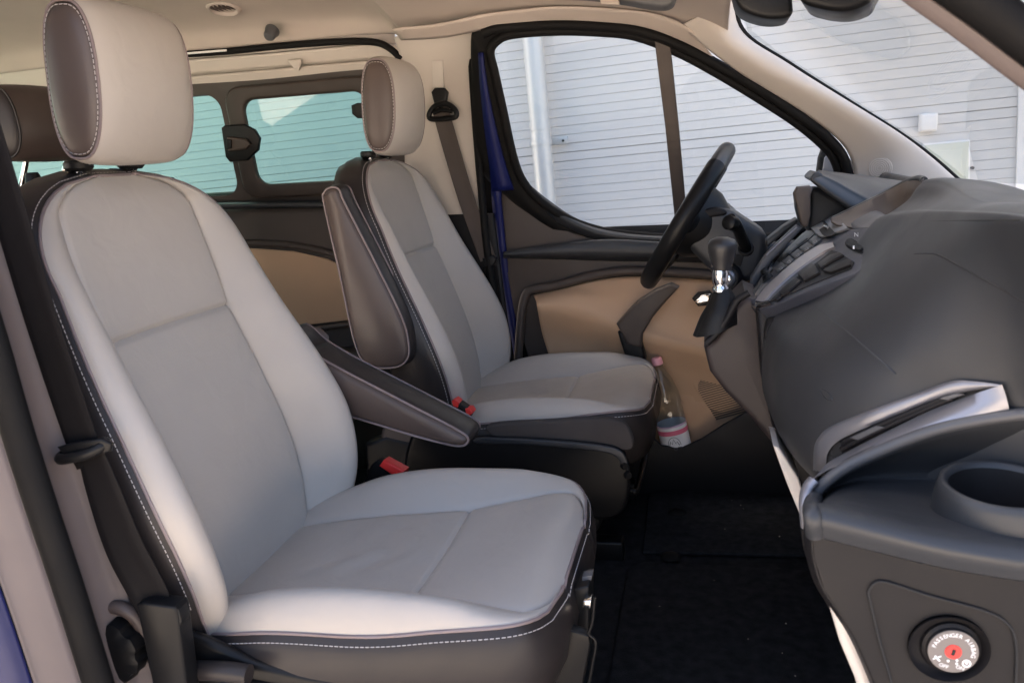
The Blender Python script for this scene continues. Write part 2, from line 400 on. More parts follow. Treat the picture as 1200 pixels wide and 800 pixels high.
def headrest(parent, c, tilt, W_=.226, D=.088, H=.248, light=M_LIGHT, side=M_BROWN, pipe=M_PIPE, posts=.05, stitch=True):
    """padded block: a wide band of leather with oval side panels"""
    c = Vector(c); ct, st = math.cos(tilt), math.sin(tilt)
    def P(x, y, z): return c + Vector((x * ct + z * st, y, -x * st + z * ct))
    def sec(y, k, n=40, ex=2.9):
        out = []
        for i in range(n):
            a = 2 * math.pi * i / n; ca, sa = math.cos(a), math.sin(a)
            x = math.copysign(abs(ca) ** (2 / ex), ca) * D / 2 * (1 if k > .97 else k); z = math.copysign(abs(sa) ** (2 / ex), sa) * H / 2 * k
            if z < 0: x *= 1 - .10 * (z / (H / 2)) ** 2 ; 
            x += .012 * (1 - (z / (H / 2)) ** 2) * (.6 if ca > 0 else 0)
            x += .012 * (1 - (2 * y / W_) ** 2) * (1 if ca > 0 else -.4) * abs(ca)
            out.append(P(x, y, z))
        return out
    hr = thing_part('headrest', parent)
    ys = [-.5, -.495, -.48, -.45, -.40, -.33, -.22, -.1, 0, .1, .22, .33, .40, .45, .48, .495, .5]
    ks = [.90, .915, .935, .955, .972, .985, .995, 1, 1, 1, .995, .985, .972, .955, .935, .915, .90]
    gridmesh('headrest_cover', [sec(y * W_, k) for y, k in zip(ys, ks)], light, hr, cu=True, ang=180)
    for s in (-1, 1):
        base = sec(s * W_ * .5, .90)
        cen = P(0, s * W_ * .5, 0)
        def ring(k, dy): return [cen + (p - cen) * k + Vector((0, s * dy, 0)) for p in base]
        gridmesh('headrest_side_panel', [ring(1, -.006), ring(.985, -.0035), ring(.95, .001), ring(.86, .006), ring(.7, .010), ring(.4, .013), ring(.15, .0143), ring(.0005, .0145)], side, hr, cu=True, ang=180)
        tube('piping', ring(1.0, .001), .0024, pipe, hr, n=6, closed=True)
        if stitch:
            dashes('stitching', ring(.945, .0035) + [ring(.945, .0035)[0]], M_THREAD, hr)
            lp = ring(1.03, -.012); dashes('stitching', lp + [lp[0]], M_THREAD, hr, r=.0006)
    for s in (-1, 1):
        a = P(-.008, s * .062, -H / 2 + .03); b = P(-.072, s * .062, -H / 2 - posts * .7)
        tube('post', [a, b], .0065, M_CHROME, hr, n=14)
    return hr
def thing_part(name, parent):
    """a part that only groups sub-parts is carried by its first mesh: return an Empty child"""
    o = bpy.data.objects.new(name, None); COL.objects.link(o); o.parent = parent; o.empty_display_size = .02
    o.matrix_parent_inverse = Matrix.Translation(-Vector(parent.location)); return o

def front_seat(bx, by, inb, label, arm_down, head_raise=0, name='front_seat', cdx=0):
    root = thing(name, (bx + .25, by, 0), label, 'seat', 'front seats of the van')
    # --- backrest: light front panels
    r1, r2 = seam_rows(.315, .787, 1.0355, 34, 22)
    bk = thing_part('backrest', root)
    panels(bk, back_pt, bx, by, r1, r2, ('lower_panel', 'upper_panel', 'side_bolster', M_INSERT, M_LIGHT))
    rows = r1 + r2[1:]
    loop = [back_pt(-2, z, bx, by) for z in rows] + [back_pt(2 * (k / 10), 1.0355, bx, by) for k in range(-9, 10)] + [back_pt(2, z, bx, by) for z in reversed(rows)]
    cx = Vector((bx - .08, by, .68)); nb = Vector((1, 0, .265)).normalized()
    o1 = outward(loop, cx, nb); back = Vector((-1, 0, -.12)).normalized()
    dep = lambda p: .06 + .045 * max(0, min(1, (1.02 - p.z) / .35))
    up1 = lambda p: max(0, min(1, (p.z - .93) / .08))
    rings('back_shell', loop, [
        [o * .004 + back * .004 for o in o1],
        [o * .012 + back * .018 for o in o1],
        [o * (.013 + .006 * up1(p)) + back * (.02 + dep(p) * .45) for o, p in zip(o1, loop)],
        [o * (.006 + .006 * up1(p)) + back * (.02 + dep(p)) for o, p in zip(o1, loop)],
        [o * -.012 + back * (.035 + dep(p)) for o, p in zip(o1, loop)],
        [o * -.05 + back * (.045 + dep(p)) for o, p in zip(o1, loop)],
        [(cx - p) * .97 + back * .12 for p in loop]], M_DARK if inb < 0 or True else M_BROWN, bk)
    tube('piping', [p + o * .0008 for p, o in zip(loop, o1)][2:-2], .0026, M_PIPE, bk, n=6)
    dashes('stitching', [p + o * .0065 + back * .0085 for p, o in zip(loop, o1)][8:-8], M_THREAD, bk)
    # --- cushion
    bk_x = bx; bx = bx + cdx
    c1, c2 = seam_rows(-.05, .325, CX1 - .0015, 26, 22)
    cu = thing_part('cushion', root)
    panels(cu, cush_pt, bx, by, c1, c2, ('rear_panel', 'front_panel', 'side_bolster', M_INSERT, M_LIGHT))
    rows = c1 + c2[1:]
    xe = CX1 - .0015
    loop = [cush_pt(-2, x, bx, by) for x in rows] + [cush_pt(2 * (k / 10), xe, bx, by) for k in range(-9, 10)] + [cush_pt(2, x, bx, by) for x in reversed(rows)]
    cx = Vector((bx + .25, by, .39)); o1 = outward(loop, cx, Vector((0, 0, 1))); dn_ = Vector((0, 0, -1))
    rings('cushion_skirt', loop, [
        [o * .004 + dn_ * .004 for o in o1],
        [o * .012 + dn_ * .022 for o in o1],
        [o * .018 + dn_ * .055 for o in o1],
        [o * .012 + dn_ * .095 for o in o1],
        [o * -.004 + dn_ * .13 for o in o1],
        [o * -.03 + dn_ * .15 for o in o1],
        [(cx - p) * .97 + dn_ * .16 for p in loop]], M_DARK, cu)
    tube('piping', [p + o * .0008 for p, o in zip(loop, o1)], .0028, M_PIPE, cu, n=6)
    dashes('stitching', [p + o * .0085 + dn_ * .011 for p, o in zip(loop, o1)], M_THREAD, cu)
    # side seams and fold on the dark skirt
    # --- plastic seat base
    b = thing_part('seat_base', root)
    for s in (-1, 1):
        yy = by + s * .225
        pts = [(-.16, .335), (-.10, .36), (.02, .335), (.20, .315), (.40, .30), (.455, .285), (.475, .26), (.47, .215), (.43, .13), (.40, .085), (-.12, .085), (-.17, .16)]
        prism('side_valance', [Vector((bx + x, yy + s * .068, z)) for x, z in pts], (0, -s * .06, 0), M_SATIN if inb > 0 else M_BLACK, b, bevel=.012, seg=4)
    rbox('pedestal', (bx + .13, by, .115), (.46, .36, .23), M_BLACK, b, bevel=.01)
    for s in (-1, 1):
        rbox('slide_rail', (bx + .17, by + s * .19, .03), (.62, .05, .06), M_SATIN, b, bevel=.006)
    # adjust bar in front
    tube('slide_bar', crm([(bx + .44, by - .19, .20), (bx + .50, by - .185, .19), (bx + .515, by - .15, .185), (bx + .515, by + .15, .185), (bx + .50, by + .185, .19), (bx + .44, by + .19, .20)], 40), .008, M_SATIN, b, n=10)
    bx = bk_x
    # recliner pivot covers
    for s in (-1, 1):
        lathe('pivot_cover', [(0, 0), (.05, 0), (.058, -.006), (.06, -.02), (.06, -.05)], (bx - .075, by + s * .275, .385), (0, s, 0), M_BROWN, root, n=30)
    # --- headrest
    hz = 1.174 + head_raise
    headrest(root, (bx - .150 + head_raise * -.2, by, hz), .06, posts=.05 + head_raise)
    for s in (-1, 1):
        lathe('post_guide', [(0, .012), (.018, .012), (.022, .008), (.022, .0), (.017, -.005)], (bx - .206, by + s * .062, 1.050), (.02, 0, 1), M_BLACK, root, n=24)
    # --- armrest on the inboard side
    y0 = by + inb * .302; y1 = by + inb * .372
    return root, y0, y1

def armrest(root, outline, y0, y1, name='armrest'):
    """outline in (X, Z); near face towards the seat edge, rounded with piping"""
    ar = thing_part(name, root)
    n = 72; pts = crm([Vector((x, 0, z)) for x, z in outline], n, closed=True)
    c = sum(pts, Vector()) / n
    ev = Vector((outline[3][0] - outline[-2][0], 0, outline[3][1] - outline[-2][1]))
    far_ = max(pts, key=lambda p: (p - c).length); ev = (far_ - c).normalized()
    ts = [(p - c).dot(ev) for p in pts]; t0_, t1_ = min(ts), max(ts)
    nrm = []
    for i in range(n):
        t = (pts[(i + 1) % n] - pts[i - 1]).normalized(); o = Vector((-t.z, 0, t.x))
        if o.dot(pts[i] - c) < 0: o = -o
        nrm.append(o)
    def row(y, k): return [Vector((p.x - o.x * k, y, p.z - o.z * k)) for p, o in zip(pts, nrm)]
    w = y1 - y0; sg = 1 if w > 0 else -1; e = .010 * sg
    gridmesh('armrest_wrap', [row(y0 + e * .5, .0015), row(y0 + e, -.0015), row(y0 + e * 1.8, -.004), row(y0 + w * .5, -.006), row(y1 - e * 1.8, -.004), row(y1 - e, -.0015), row(y1 - e * .5, .0015)], M_DARK, ar, cu=True, ang=180)
    for y, d in ((y0, -sg), (y1, sg)):
        rr = [row(y - d * .005, .0015), row(y - d * .002, .004), row(y + d * .001, .0065), row(y + d * .003, .009)]
        gridmesh('armrest_side', rr, M_BROWN, ar, cu=True, capb=True, ang=180)
        tube('piping', row(y - d * .004, .0), .0026, M_PIPE, ar, n=6, closed=True)
    return ar

PX, PY = -.76, 1.205
DX, DY = -.66, 2.14
seat_p, pa0, pa1 = front_seat(PX, PY, 1, 'light grey leather front seat beside the open door, its padded armrest folded down', True, name='front_seat')
seat_d, da0, da1 = front_seat(DX, DY, -1, 'light grey leather front seat behind the steering wheel, its padded armrest folded up', False, head_raise=-.004, name='front_seat', cdx=-.036)
armrest(seat_p, [(p.x, p.z) for p in tr([(330, 392), (360, 412), (392, 431), (440, 456), (500, 487), (536, 506), (547, 515), (543, 523), (527, 523), (480, 511), (411, 490), (360, 476), (325, 450)], y=1.50)], 1.505, 1.60)
armrest(seat_d, [(p.x, p.z) for p in tr([(379, 240), (379, 226), (386, 220), (396, 222), (404, 240), (440, 310), (470, 372), (478, 402), (477, 420), (465, 430), (440, 431), (425, 424), (413, 395), (398, 325)], y=1.80)], 1.80, 1.87)

# ------------------------------------------------------------------ the place outside
def plane_sheet(name, x0, x1, y0, y1, z, mt):
    o = mesh(name, [(x0, y0, z), (x1, y0, z), (x1, y1, z), (x0, y1, z)], [(0, 1, 2, 3)], mt, None, False); prop(o, kind='structure'); return o
plane_sheet('ground', -150, 150, -150, 150, -.72, M_CONC)
# cladding frame: h along the boards, v up, n towards the van (direction of the board lines measured in the photograph)
WH = Vector((.9973815, -.06049884, .03962376)).normalized()
WV = Vector((-.0397, .012, 1)); WV = (WV - WH * WV.dot(WH)).normalized(); WN = WV.cross(WH).normalized()
if WN.y > 0: WN = -WN
WP = at(637, 140, y=4.6)
def wuv(px, py):
    q = at(px, py, n=WN, d=WN.dot(WP)) - WP; return q.dot(WH), q.dot(WV)
def wpt(u, v, o=0): return WP + WH * u + WV * v + WN * o
wall = thing('clad_wall', wpt(-2, -1.9), 'long white wall of narrow horizontal boards behind the van windows', 'wall')
PITCH = .0468; SEAM = wuv(700, 175)[1]
U0, U1 = -9.0, wuv(1193, 130)[0]
mesh('backing', [wpt(U0, -2.1, -.016), wpt(4.5, -2.1, -.016), wpt(4.5, 3, -.016), wpt(U0, 3, -.016)], [(0, 1, 2, 3)], M_JOINT, wall, False).modifiers.new('thickness', 'SOLIDIFY').thickness = .02
def board_mesh(u0, u1, h, gap):
    prof = [(-h / 2 + gap / 2, -.006), (-h / 2 + gap / 2, -.0006), (-h / 2 + gap / 2 + .0008, 0), (h / 2 - gap / 2 - .0008, 0), (h / 2 - gap / 2, -.0006), (h / 2 - gap / 2, -.006)]
    rows = [[WH * u + WV * a + WN * b for a, b in prof] for u in (u0, u1)]
    me = bpy.data.meshes.new('board'); n = len(prof)
    me.from_pydata([tuple(p) for r in rows for p in r], [], [(i, i + 1, n + i + 1, n + i) for i in range(n - 1)] + [tuple(range(n - 1, -1, -1)), tuple(range(n, 2 * n))])
    me.materials.append(M_WALL); me.update(); return me
bm1 = board_mesh(U0, U1, PITCH, .0016); bm1s = board_mesh(U0, U1, PITCH - .001, .0026); bm2 = board_mesh(U1 + .03, 4.5, PITCH, .0016)
k0 = int((-1.95 - SEAM) / PITCH); k1 = int((2.2 - SEAM) / PITCH)
for k in range(k0, k1):
    for me in ((bm1s if k % 22 in (0, 21) else bm1), bm2):
        o = bpy.data.objects.new('board', me); COL.objects.link(o); o.parent = wall
        o.matrix_parent_inverse = Matrix.Translation(-Vector(wall.location))
        o.location = WP + WV * (SEAM + (k + .5) * PITCH) + WN * random.uniform(-.0008, .0008)
prism('added_shade_wall', [wpt(U0, 2.20, -.01), wpt(4.5, 2.20, -.01), wpt(4.5, 7.6, -.01), wpt(U0, 7.6, -.01)], WN * -.1, M_WALL, wall, bevel=0)  # unseen tall extension, added so its shadow keeps sun off the van
# corner strip and the poster past it
o = prism('corner_strip', [wpt(U1 - .004, -2.0, .0), wpt(U1 + .034, -2.0, .0), wpt(U1 + .034, 2.3, .0), wpt(U1 - .004, 2.3, .0)], WN * .02, M_BOX, wall, bevel=.003)
pst = thing('poster', wpt(U1 + .13, -.8, .03), 'white poster with a red and a blue field on the board wall', 'poster')
pu, pv = wuv(1199, 205)
prism('sheet', [wpt(U1 + .04, -1.1, .002), wpt(U1 + .55, -1.1, .002), wpt(U1 + .55, -.33, .002), wpt(U1 + .04, -.33, .002)], WN * .006, M_BOX, pst, bevel=.001)
M_PRED = mat('poster_red', (.62, .04, .06), .5); M_PBLUE = mat('poster_blue', (.08, .12, .55), .5)
prism('red_field', [wpt(U1 + .055, -.55, .0085), wpt(U1 + .53, -.55, .0085), wpt(U1 + .53, -.40, .0085), wpt(U1 + .055, -.40, .0085)], WN * .001, M_PRED, pst, bevel=0)
prism('blue_field', [wpt(U1 + .055, -.80, .0085), wpt(U1 + .53, -.80, .0085), wpt(U1 + .53, -.60, .0085), wpt(U1 + .055, -.60, .0085)], WN * .001, M_PBLUE, pst, bevel=0)
# rain pipe
dp = thing('downpipe', wpt(0, -1.9, .09), 'pale grey round rain downpipe on the white board wall', 'downpipe')
tube('pipe', [wpt(0, v, .09) for v in span(-1.9, 2.3, 30)], .053, M_ZINC, dp, n=32, hint=(1, 0, 0))
tube('pipe_collar', [wpt(0, v, .09) for v in (-.06, -.02)], .0555, M_ZINC, dp, n=32, hint=(1, 0, 0))
for v in (-.125, 1.4, -1.5):
    tube('clamp', [wpt(0, v - .012, .09), wpt(0, v + .012, .09)], .0565, M_ZINC, dp, n=32, hint=(1, 0, 0))
    o = prism('bracket', [wpt(.05, v - .018, .03), wpt(.135, v - .018, .03), wpt(.135, v + .022, .03), wpt(.05, v + .022, .03)], WN * .006, M_ZINC, dp, bevel=.002)
    prism('bracket', [wpt(-.085, v - .018, .03), wpt(-.05, v - .018, .03), wpt(-.05, v + .012, .03), wpt(-.085, v + .012, .03)], WN * .006, M_ZINC, dp, bevel=.002)
    lathe('bolt', [(0, .008), (.006, .008), (.007, 0)], wpt(.108, v, .036), WN, M_SATIN, dp, n=10)
# junction box
u, v = wuv(1086, 144)
jb = thing('junction_box', wpt(u, v - .05, 0), 'small white square junction box on the wall boards, above the meter door', 'box')
rbox('housing', wpt(u, v, .03), (.075, .055, .085), M_BOX, jb, bevel=.006)
rbox('lid', wpt(u, v, .060), (.066, .012, .074), M_BOX, jb, bevel=.004)
# meter cabinet
u, v = wuv(1108, 192)
mc = thing('meter_cabinet', wpt(u, v - .2, 0), 'pale greenish meter cabinet door set in the white wall', 'cabinet')
hw, hh = .095, .145
prism('frame', [wpt(u - hw - .008, v - hh - .03, .0), wpt(u + hw + .008, v - hh - .03, .0), wpt(u + hw + .008, v + hh - .04, .0), wpt(u - hw - .008, v + hh - .04, .0)], WN * .018, M_BOX, mc, bevel=.003)
prism('door', [wpt(u - hw, v - hh - .022, .018), wpt(u + hw, v - hh - .022, .018), wpt(u + hw, v + hh - .048, .018), wpt(u - hw, v + hh - .048, .018)], WN * .010, M_HATCH, mc, bevel=.003)
prism('raised_panel', [wpt(u - hw + .03, v - hh + .01, .028), wpt(u + hw - .03, v - hh + .01, .028), wpt(u + hw - .03, v + hh - .08, .028), wpt(u - hw + .03, v + hh - .08, .028)], WN * .004, M_HATCH, mc, bevel=.002)
lathe('latch', [(0, .012), (.008, .012), (.009, 0)], wpt(u + hw + .018, v - .03, .015), WN, M_SATIN, mc, n=12)
rbox('hinge', wpt(u - hw - .02, v + .06, .014), (.02, .02, .035), M_ZINC, mc, bevel=.004)

from mathutils.bvhtree import BVHTree
def caster(ob):
    """sight lines onto a finished sheet"""
    bv = BVHTree.FromPolygons([v.co.copy() for v in ob.data.vertices], [tuple(q.vertices) for q in ob.data.polygons])
    def f(px, py, lift=.0008):
        h = bv.ray_cast(CPOS, ray(px, py).normalized())
        if h[0] is None: h = bv.find_nearest(at(px, py, y=1.2))
        return h[0] - ray(px, py).normalized() * lift
    return f
# ------------------------------------------------------------------ van body shell
van = thing('van_body', (-1.0, 1.66, -.1), 'cabin shell of a blue van with beige headliner, pillars and black carpet', 'van')
YC = 1.66
# floor
fl = gridmesh('floor', [[Vector((x, y, 0)) for x in (-3.2, -.9, -.3, .15, .45)] for y in (.86, 1.2, 1.66, 2.1, 2.545)], M_CARPET, van, solid=.02)
fw_ = surf('firewall_carpet', [[Vector((.40, y, -.0)), Vector((.52, y, .05)), Vector((.64, y, .22)), Vector((.72, y, .5)), Vector((.75, y, .86))] for y in (.88, 1.66, 2.46)], M_CARPET, van)
# headliner: sections across the van, mirrored
HS = [(-3.2, [(2.43, 1.37), (2.40, 1.44), (2.28, 1.485), (2.05, 1.51), (1.66, 1.52)]),
      (-2.0, [(2.43, 1.40), (2.40, 1.46), (2.28, 1.50), (2.05, 1.525), (1.66, 1.535)]),
      (-1.15, [(2.43, 1.405), (2.40, 1.46), (2.28, 1.495), (2.05, 1.52), (1.66, 1.53)]),
      (-.93, [(2.42, 1.40), (2.37, 1.445), (2.24, 1.475), (2.03, 1.50), (1.66, 1.51)]),
      (-.87, [(2.415, 1.392), (2.35, 1.42), (2.22, 1.455), (2.02, 1.49), (1.66, 1.50)]),
      (-.72, [(2.40, 1.382), (2.32, 1.405), (2.2, 1.44), (2.0, 1.475), (1.66, 1.49)]),
      (-.4, [(2.335, 1.375), (2.27, 1.40), (2.17, 1.43), (1.98, 1.46), (1.66, 1.475)]),
      (-.1, [(2.30, 1.345), (2.24, 1.365), (2.14, 1.385), (1.96, 1.405), (1.66, 1.415)]),
      (.05, [(2.26, 1.30), (2.2, 1.315), (2.12, 1.325), (1.96, 1.335), (1.66, 1.345)])]
def full(sec, x): 
    a = [Vector((x, y, z)) for y, z in sec]; return a + [Vector((x, 2 * YC - p.y, p.z)) for p in reversed(a[:-1])]
def hl(name, secs, mt): 
    rows = [crm(full(s, x), 60) for x, s in secs]; nv = 10 * len(rows)
    cols = [crm([r[i] for r in rows], nv) for i in range(60)]
    return gridmesh(name, [[cols[i][j] for i in range(60)] for j in range(nv)], mt, van, solid=.006)
hl('headliner_rear', HS[:5], M_HEAD); 
HS2 = [(-.862, [(2.413, 1.386), (2.345, 1.41), (2.215, 1.445), (2.015, 1.48), (1.66, 1.49)])] + HS[5:]
hl('headliner_front', HS2, M_HEAD)
tube('headliner_joint', [p + Vector((.008, 0, -.004)) for p in crm(full(HS[4][1], -.866), 60)], .0035, mat('headliner_gap', (.05, .04, .035), .9), van, n=6)
# outer roof skin, keeps the light out
rows = []
for x, zz in ((-3.25, 1.52), (-2, 1.585), (-1, 1.58), (-.3, 1.52), (.06, 1.40)):
    rows.append([Vector((x, y, zz - d)) for y, d in ((2.465, .12), (2.43, .06), (2.3, .02), (1.66, 0), (1.02, .02), (.90, .06), (.86, .12))])
rf = surf('roof_skin', rows, M_BLUE, van, solid=.004)
# roof details
v_ = at(262, 8, z=1.497)
vent = lathe('ceiling_vent', [(.046, .004), (.050, -.004), (.046, -.011), (.040, -.012), (.035, -.006), (.034, .010)], v_, (0, .25, 1), M_HEAD, van, n=32)
for i in range(-2, 3):
    rbox('louvre', v_ + Vector((i * .013, 0, -.003)), (.003, .056, .012), M_BROWN, vent, bevel=.001)
k_ = at(318, 38, y=2.375)
kn = lathe('coat_hook', [(0, -.028), (.012, -.028), (.017, -.020), (.018, -.008), (.022, .008)], k_, (0, .8, .6), M_GREYP, van, n=20)
# ---- far side, above and behind: sliding door with its windows
sd = thing('sliding_door', (-1.6, 2.5, 0), 'brown sliding side door with tinted teal windows and a tan insert', 'door')
def ypl(z): return 2.50 - max(0, z - .9) * .16          # tumblehome of the far side
def far(px, py, off=0):
    p = at(px, py, y=2.46)
    for _ in range(6): p = at(px, py, y=ypl(p.z) - off)
    return p
def farw(pts, off=0): return [far(a, b, off) for a, b in pts]
def framed(name, outer, inner, ext, mt, parent, bevel=.004):
    """ring between two outlines with the same number of points"""
    n = len(outer); bm = bmesh.new()
    A = [bm.verts.new(p) for p in outer]; B = [bm.verts.new(p) for p in inner]
    C_ = [bm.verts.new(p + Vector(ext)) for p in outer]; D_ = [bm.verts.new(p + Vector(ext)) for p in inner]
    for i in range(n):
        k = (i + 1) % n
        for q in ((A[i], A[k], B[k], B[i]), (C_[i], D_[i], D_[k], C_[k]), (A[i], C_[i], C_[k], A[k]), (B[i], B[k], D_[k], D_[i])): bm.faces.new(q)
    bmesh.ops.recalc_face_normals(bm, faces=bm.faces)
    if bevel:
        ed = [e for e in bm.edges if e.calc_face_angle(0) > .9]
        bmesh.ops.bevel(bm, geom=ed, offset=bevel, segments=3, profile=.5, affect='EDGES', clamp_overlap=True)
    me = bpy.data.meshes.new(name); bm.to_mesh(me); bm.free(); return link(name, me, mt, parent, True, 40)
def rrect(x0, x1, z0, z1, r, n=6):
    out = []
    for cx_, cz, a0 in ((x1 - r, z1 - r, 0), (x0 + r, z1 - r, 90), (x0 + r, z0 + r, 180), (x1 - r, z0 + r, 270)):
        for i in range(n + 1):
            a = R_(a0 + 90 * i / n); out.append((cx_ + r * math.cos(a), cz + r * math.sin(a)))
    return out
def on_side(pts, off=0): return [Vector((x, ypl(z) - off, z)) for x, z in pts]
# pane 1 (sliding window in its thick frame) and pane 2
A1 = rrect(-1.445, -.985, .965, 1.262, .045); A1i = rrect(-1.415, -1.005, .985, 1.245, .04)
W2 = rrect(-2.75, -1.505, .955, 1.272, .05)
OUT = rrect(-2.95, -.80, .915, 1.315, .06)
# frame plate with two openings
def plate(name, outline, holes, mt, parent, ext, bevel=.0):
    bm = bmesh.new(); E = []
    for lp in [outline] + holes:
        vs_ = [bm.verts.new(p) for p in lp]
        E += [bm.edges.new((vs_[i], vs_[(i + 1) % len(vs_)])) for i in range(len(vs_))]
    bmesh.ops.triangle_fill(bm, use_beauty=True, use_dissolve=True, edges=E)
    r = bmesh.ops.extrude_face_region(bm, geom=list(bm.faces)); nv = [g for g in r['geom'] if isinstance(g, bmesh.types.BMVert)]
    bmesh.ops.translate(bm, verts=nv, vec=Vector(ext)); bmesh.ops.recalc_face_normals(bm, faces=bm.faces)
    me = bpy.data.meshes.new(name); bm.to_mesh(me); bm.free(); return link(name, me, mt, parent, True, 35)
plate('window_surround', on_side(OUT), [on_side(W2), on_side(A1)], M_FRAME, sd, (0, .03, 0))
framed('sliding_frame', on_side(rrect(-1.475, -.965, .940, 1.287, .055), .004), on_side(A1i, .004), (0, -.022, 0), M_FRAME, sd, bevel=.008)
mesh('window_pane', on_side(rrect(-1.44, -.99, .97, 1.258, .04), -.012), [tuple(range(28))], M_TEAL, sd, False)
mesh('window_pane', on_side(W2, -.016), [tuple(range(28))], M_TEAL, sd, False)
# latch on the sliding pane
lc = farw([(262, 150), (266, 147), (290, 146), (301, 152), (307, 162), (305, 176), (292, 188), (272, 190), (267, 184)], .03)
lt = prism('window_latch', lc, (0, -.016, 0), M_BLACK, sd, bevel=.005)
prism('latch_lever', farw([(268, 160), (290, 163), (296, 169), (290, 175), (270, 178)], .047), (0, -.014, 0), M_TRIM, lt, bevel=.005)
prism('latch_button', farw([(266, 163), (272, 164), (272, 174), (267, 175)], .062), (0, -.006, 0), M_BLACK, lt, bevel=.002)
lc2 = farw([(414, 124), (421, 121), (430, 121), (430, 139), (421, 139), (415, 134)], .03)
prism('window_latch', lc2, (0, -.018, 0), M_BLACK, sd, bevel=.004)
# lower door skin (dark brown) with tan insert and ledges
surf('door_panel', [[Vector((x, y, z)) for x in (-3.1, -1.9, -.90)] for z, y in ((.965, 2.53), (.93, 2.515), (.89, 2.475), (.80, 2.47), (.62, 2.475), (.40, 2.48), (.0, 2.48))], M_TRIM, sd, nu=20, nv=30)
tube('window_ledge', farw([(60, 246), (200, 243), (270, 241), (340, 240), (420, 240), (450, 240)], .03), .016, M_DASH, sd, n=12, flat=(.7, 1))
ins = tr([(270, 290), (303, 291), (345, 294), (385, 303), (416, 318), (440, 340), (440, 372), (400, 376), (355, 381), (300, 383), (270, 384)], y=2.466)
prism('tan_insert', ins, (0, -.008, 0), M_TAN, sd, bevel=.006)
rm = tr([(250, 284), (300, 285), (345, 288), (390, 298), (425, 318)], y=2.462); tube('insert_lip', crm(rm, 20), .012, M_TRIM, sd, n=10)
rm = tr([(270, 388), (355, 386), (400, 381), (445, 376)], y=2.462); tube('insert_lip', crm(rm, 20), .010, M_TRIM, sd, n=10)
rbox('pocket_shelf', (-1.3, 2.43, .42), (.9, .10, .05), M_TRIM, sd, bevel=.012)
# rails above the sliding door
surf('door_rail_upper', [tr([(100, 79), (180, 73), (300, 64), (400, 55), (455, 52), (475, 60)], y=2.425), tr([(100, 96), (180, 90), (300, 80), (400, 71), (446, 68), (462, 76)], y=2.445)], M_CREAM, van, nu=40, nv=6, solid=.012)
surf('door_rail_lower', [tr([(100, 99), (180, 93), (300, 83), (400, 74), (440, 72), (458, 80)], y=2.43), tr([(100, 112), (180, 105), (300, 97), (400, 87), (432, 85), (448, 92)], y=2.445)], M_CREAM, van, nu=40, nv=6, solid=.012)
prism('rail_clip', tr([(338, 71), (355, 70), (352, 83), (346, 81)], y=2.42), (0, -.012, 0), M_CREAM, van, bevel=.003)
tube('door_top_seal', crm(tr([(100, 72), (180, 66), (260, 61), (330, 54), (400, 49), (440, 50), (458, 58), (470, 70)], y=2.42), 50), .010, M_RUBBER, van, n=10)
prism('interior_lamp_strip', tr([(216, 62), (266, 58), (266, 60.5), (216, 64.5)], y=2.405), (0, -.004, 0), M_BOX, van, bevel=.001)
# far wall between the rail and the glass, and behind the rear
surf('rear_quarter_trim', [[Vector((x, ypl(z) + .02, z)) for x in (-3.2, -2, -.9)] for z in (1.42, 1.36, 1.30)], M_CREAM, van, nu=8, nv=8)
# ---- far B pillar
bp = surf('b_pillar_trim', [tr([(462, 44), (492, 36), (530, 34), (556, 34)], y=2.39), tr([(470, 76), (495, 76), (532, 76), (556, 76)], y=2.425), tr([(474, 160), (497, 160), (540, 160), (562, 160)], y=2.445), tr([(478, 250), (508, 250), (552, 250), (567, 250)], y=2.46), tr([(500, 330), (520, 330), (560, 330), (574, 330)], y=2.47), tr([(510, 480), (530, 480), (570, 480), (585, 480)], y=2.475)], M_CREAM, van, nu=24, nv=40, solid=.006)
prism('pillar_slot', tr([(506, 71), (519, 71), (520, 108), (507, 108)], y=2.418), (0, .010, 0), M_BEIGELO, van, bevel=.002)
prism('pillar_lower_trim', tr([(497, 252), (578, 250), (600, 420), (602, 520), (540, 520)], y=2.452), (0, .02, 0), M_DASHLO, van, bevel=.008)
tube('b_pillar_seal', crm(tr([(568, 36), (558, 42), (553, 60), (556, 120), (563, 210), (572, 300), (590, 400), (606, 480), (612, 540)], y=2.43), 50), .012, M_RUBBER, van, n=10)
# ---- far A pillar with its speaker, windscreen and header
ap = [[(798, 30), (830, 12), (852, -10), (858, -20)],
      [(836, 62), (850, 48), (862, 38), (868, 36)],
      [(878, 92), (898, 82), (918, 76), (924, 76)],
      [(942, 132), (966, 118), (988, 118), (995, 121)],
      [(985, 166), (1018, 152), (1046, 154), (1054, 158)],
      [(1000, 195), (1046, 182), (1082, 182), (1092, 186)],
      [(1004, 232), (1056, 220), (1112, 212), (1124, 214)]]
ys = [2.27, 2.30, 2.34, 2.38, 2.415, 2.44, 2.45]
APN = []
for r, y in zip(ap, ys): APN.append([at(*r[0], y=y), at(*r[1], y=y - .045), at(*r[2], y=y - .035), at(*r[3], y=y + .0)])
pil = surf('a_pillar_trim', APN, M_CREAM, van, nu=24, nv=40, solid=.006)
cs = caster(pil)(1031, 197, .003)
nsp = (APN[5][1] - APN[5][0]).cross(APN[6][1] - APN[5][1]).normalized()
if nsp.y > 0: nsp = -nsp
sp = lathe('tweeter_grille', [(0, .0022), (.020, .002), (.029, .0016), (.031, .0006), (.032, -.012)], cs, nsp, M_CREAM, van, n=40)
for rr in (.006, .011, .016, .021, .026):
    lathe('grille_ring', [(rr - .0007, .0020), (rr, .0030), (rr + .0007, .0020)], cs, nsp, M_BEIGELO, sp, n=36)
sl_ = crm([p + Vector((.004, 0, 0)) for p in [r[3] for r in APN]], 50)
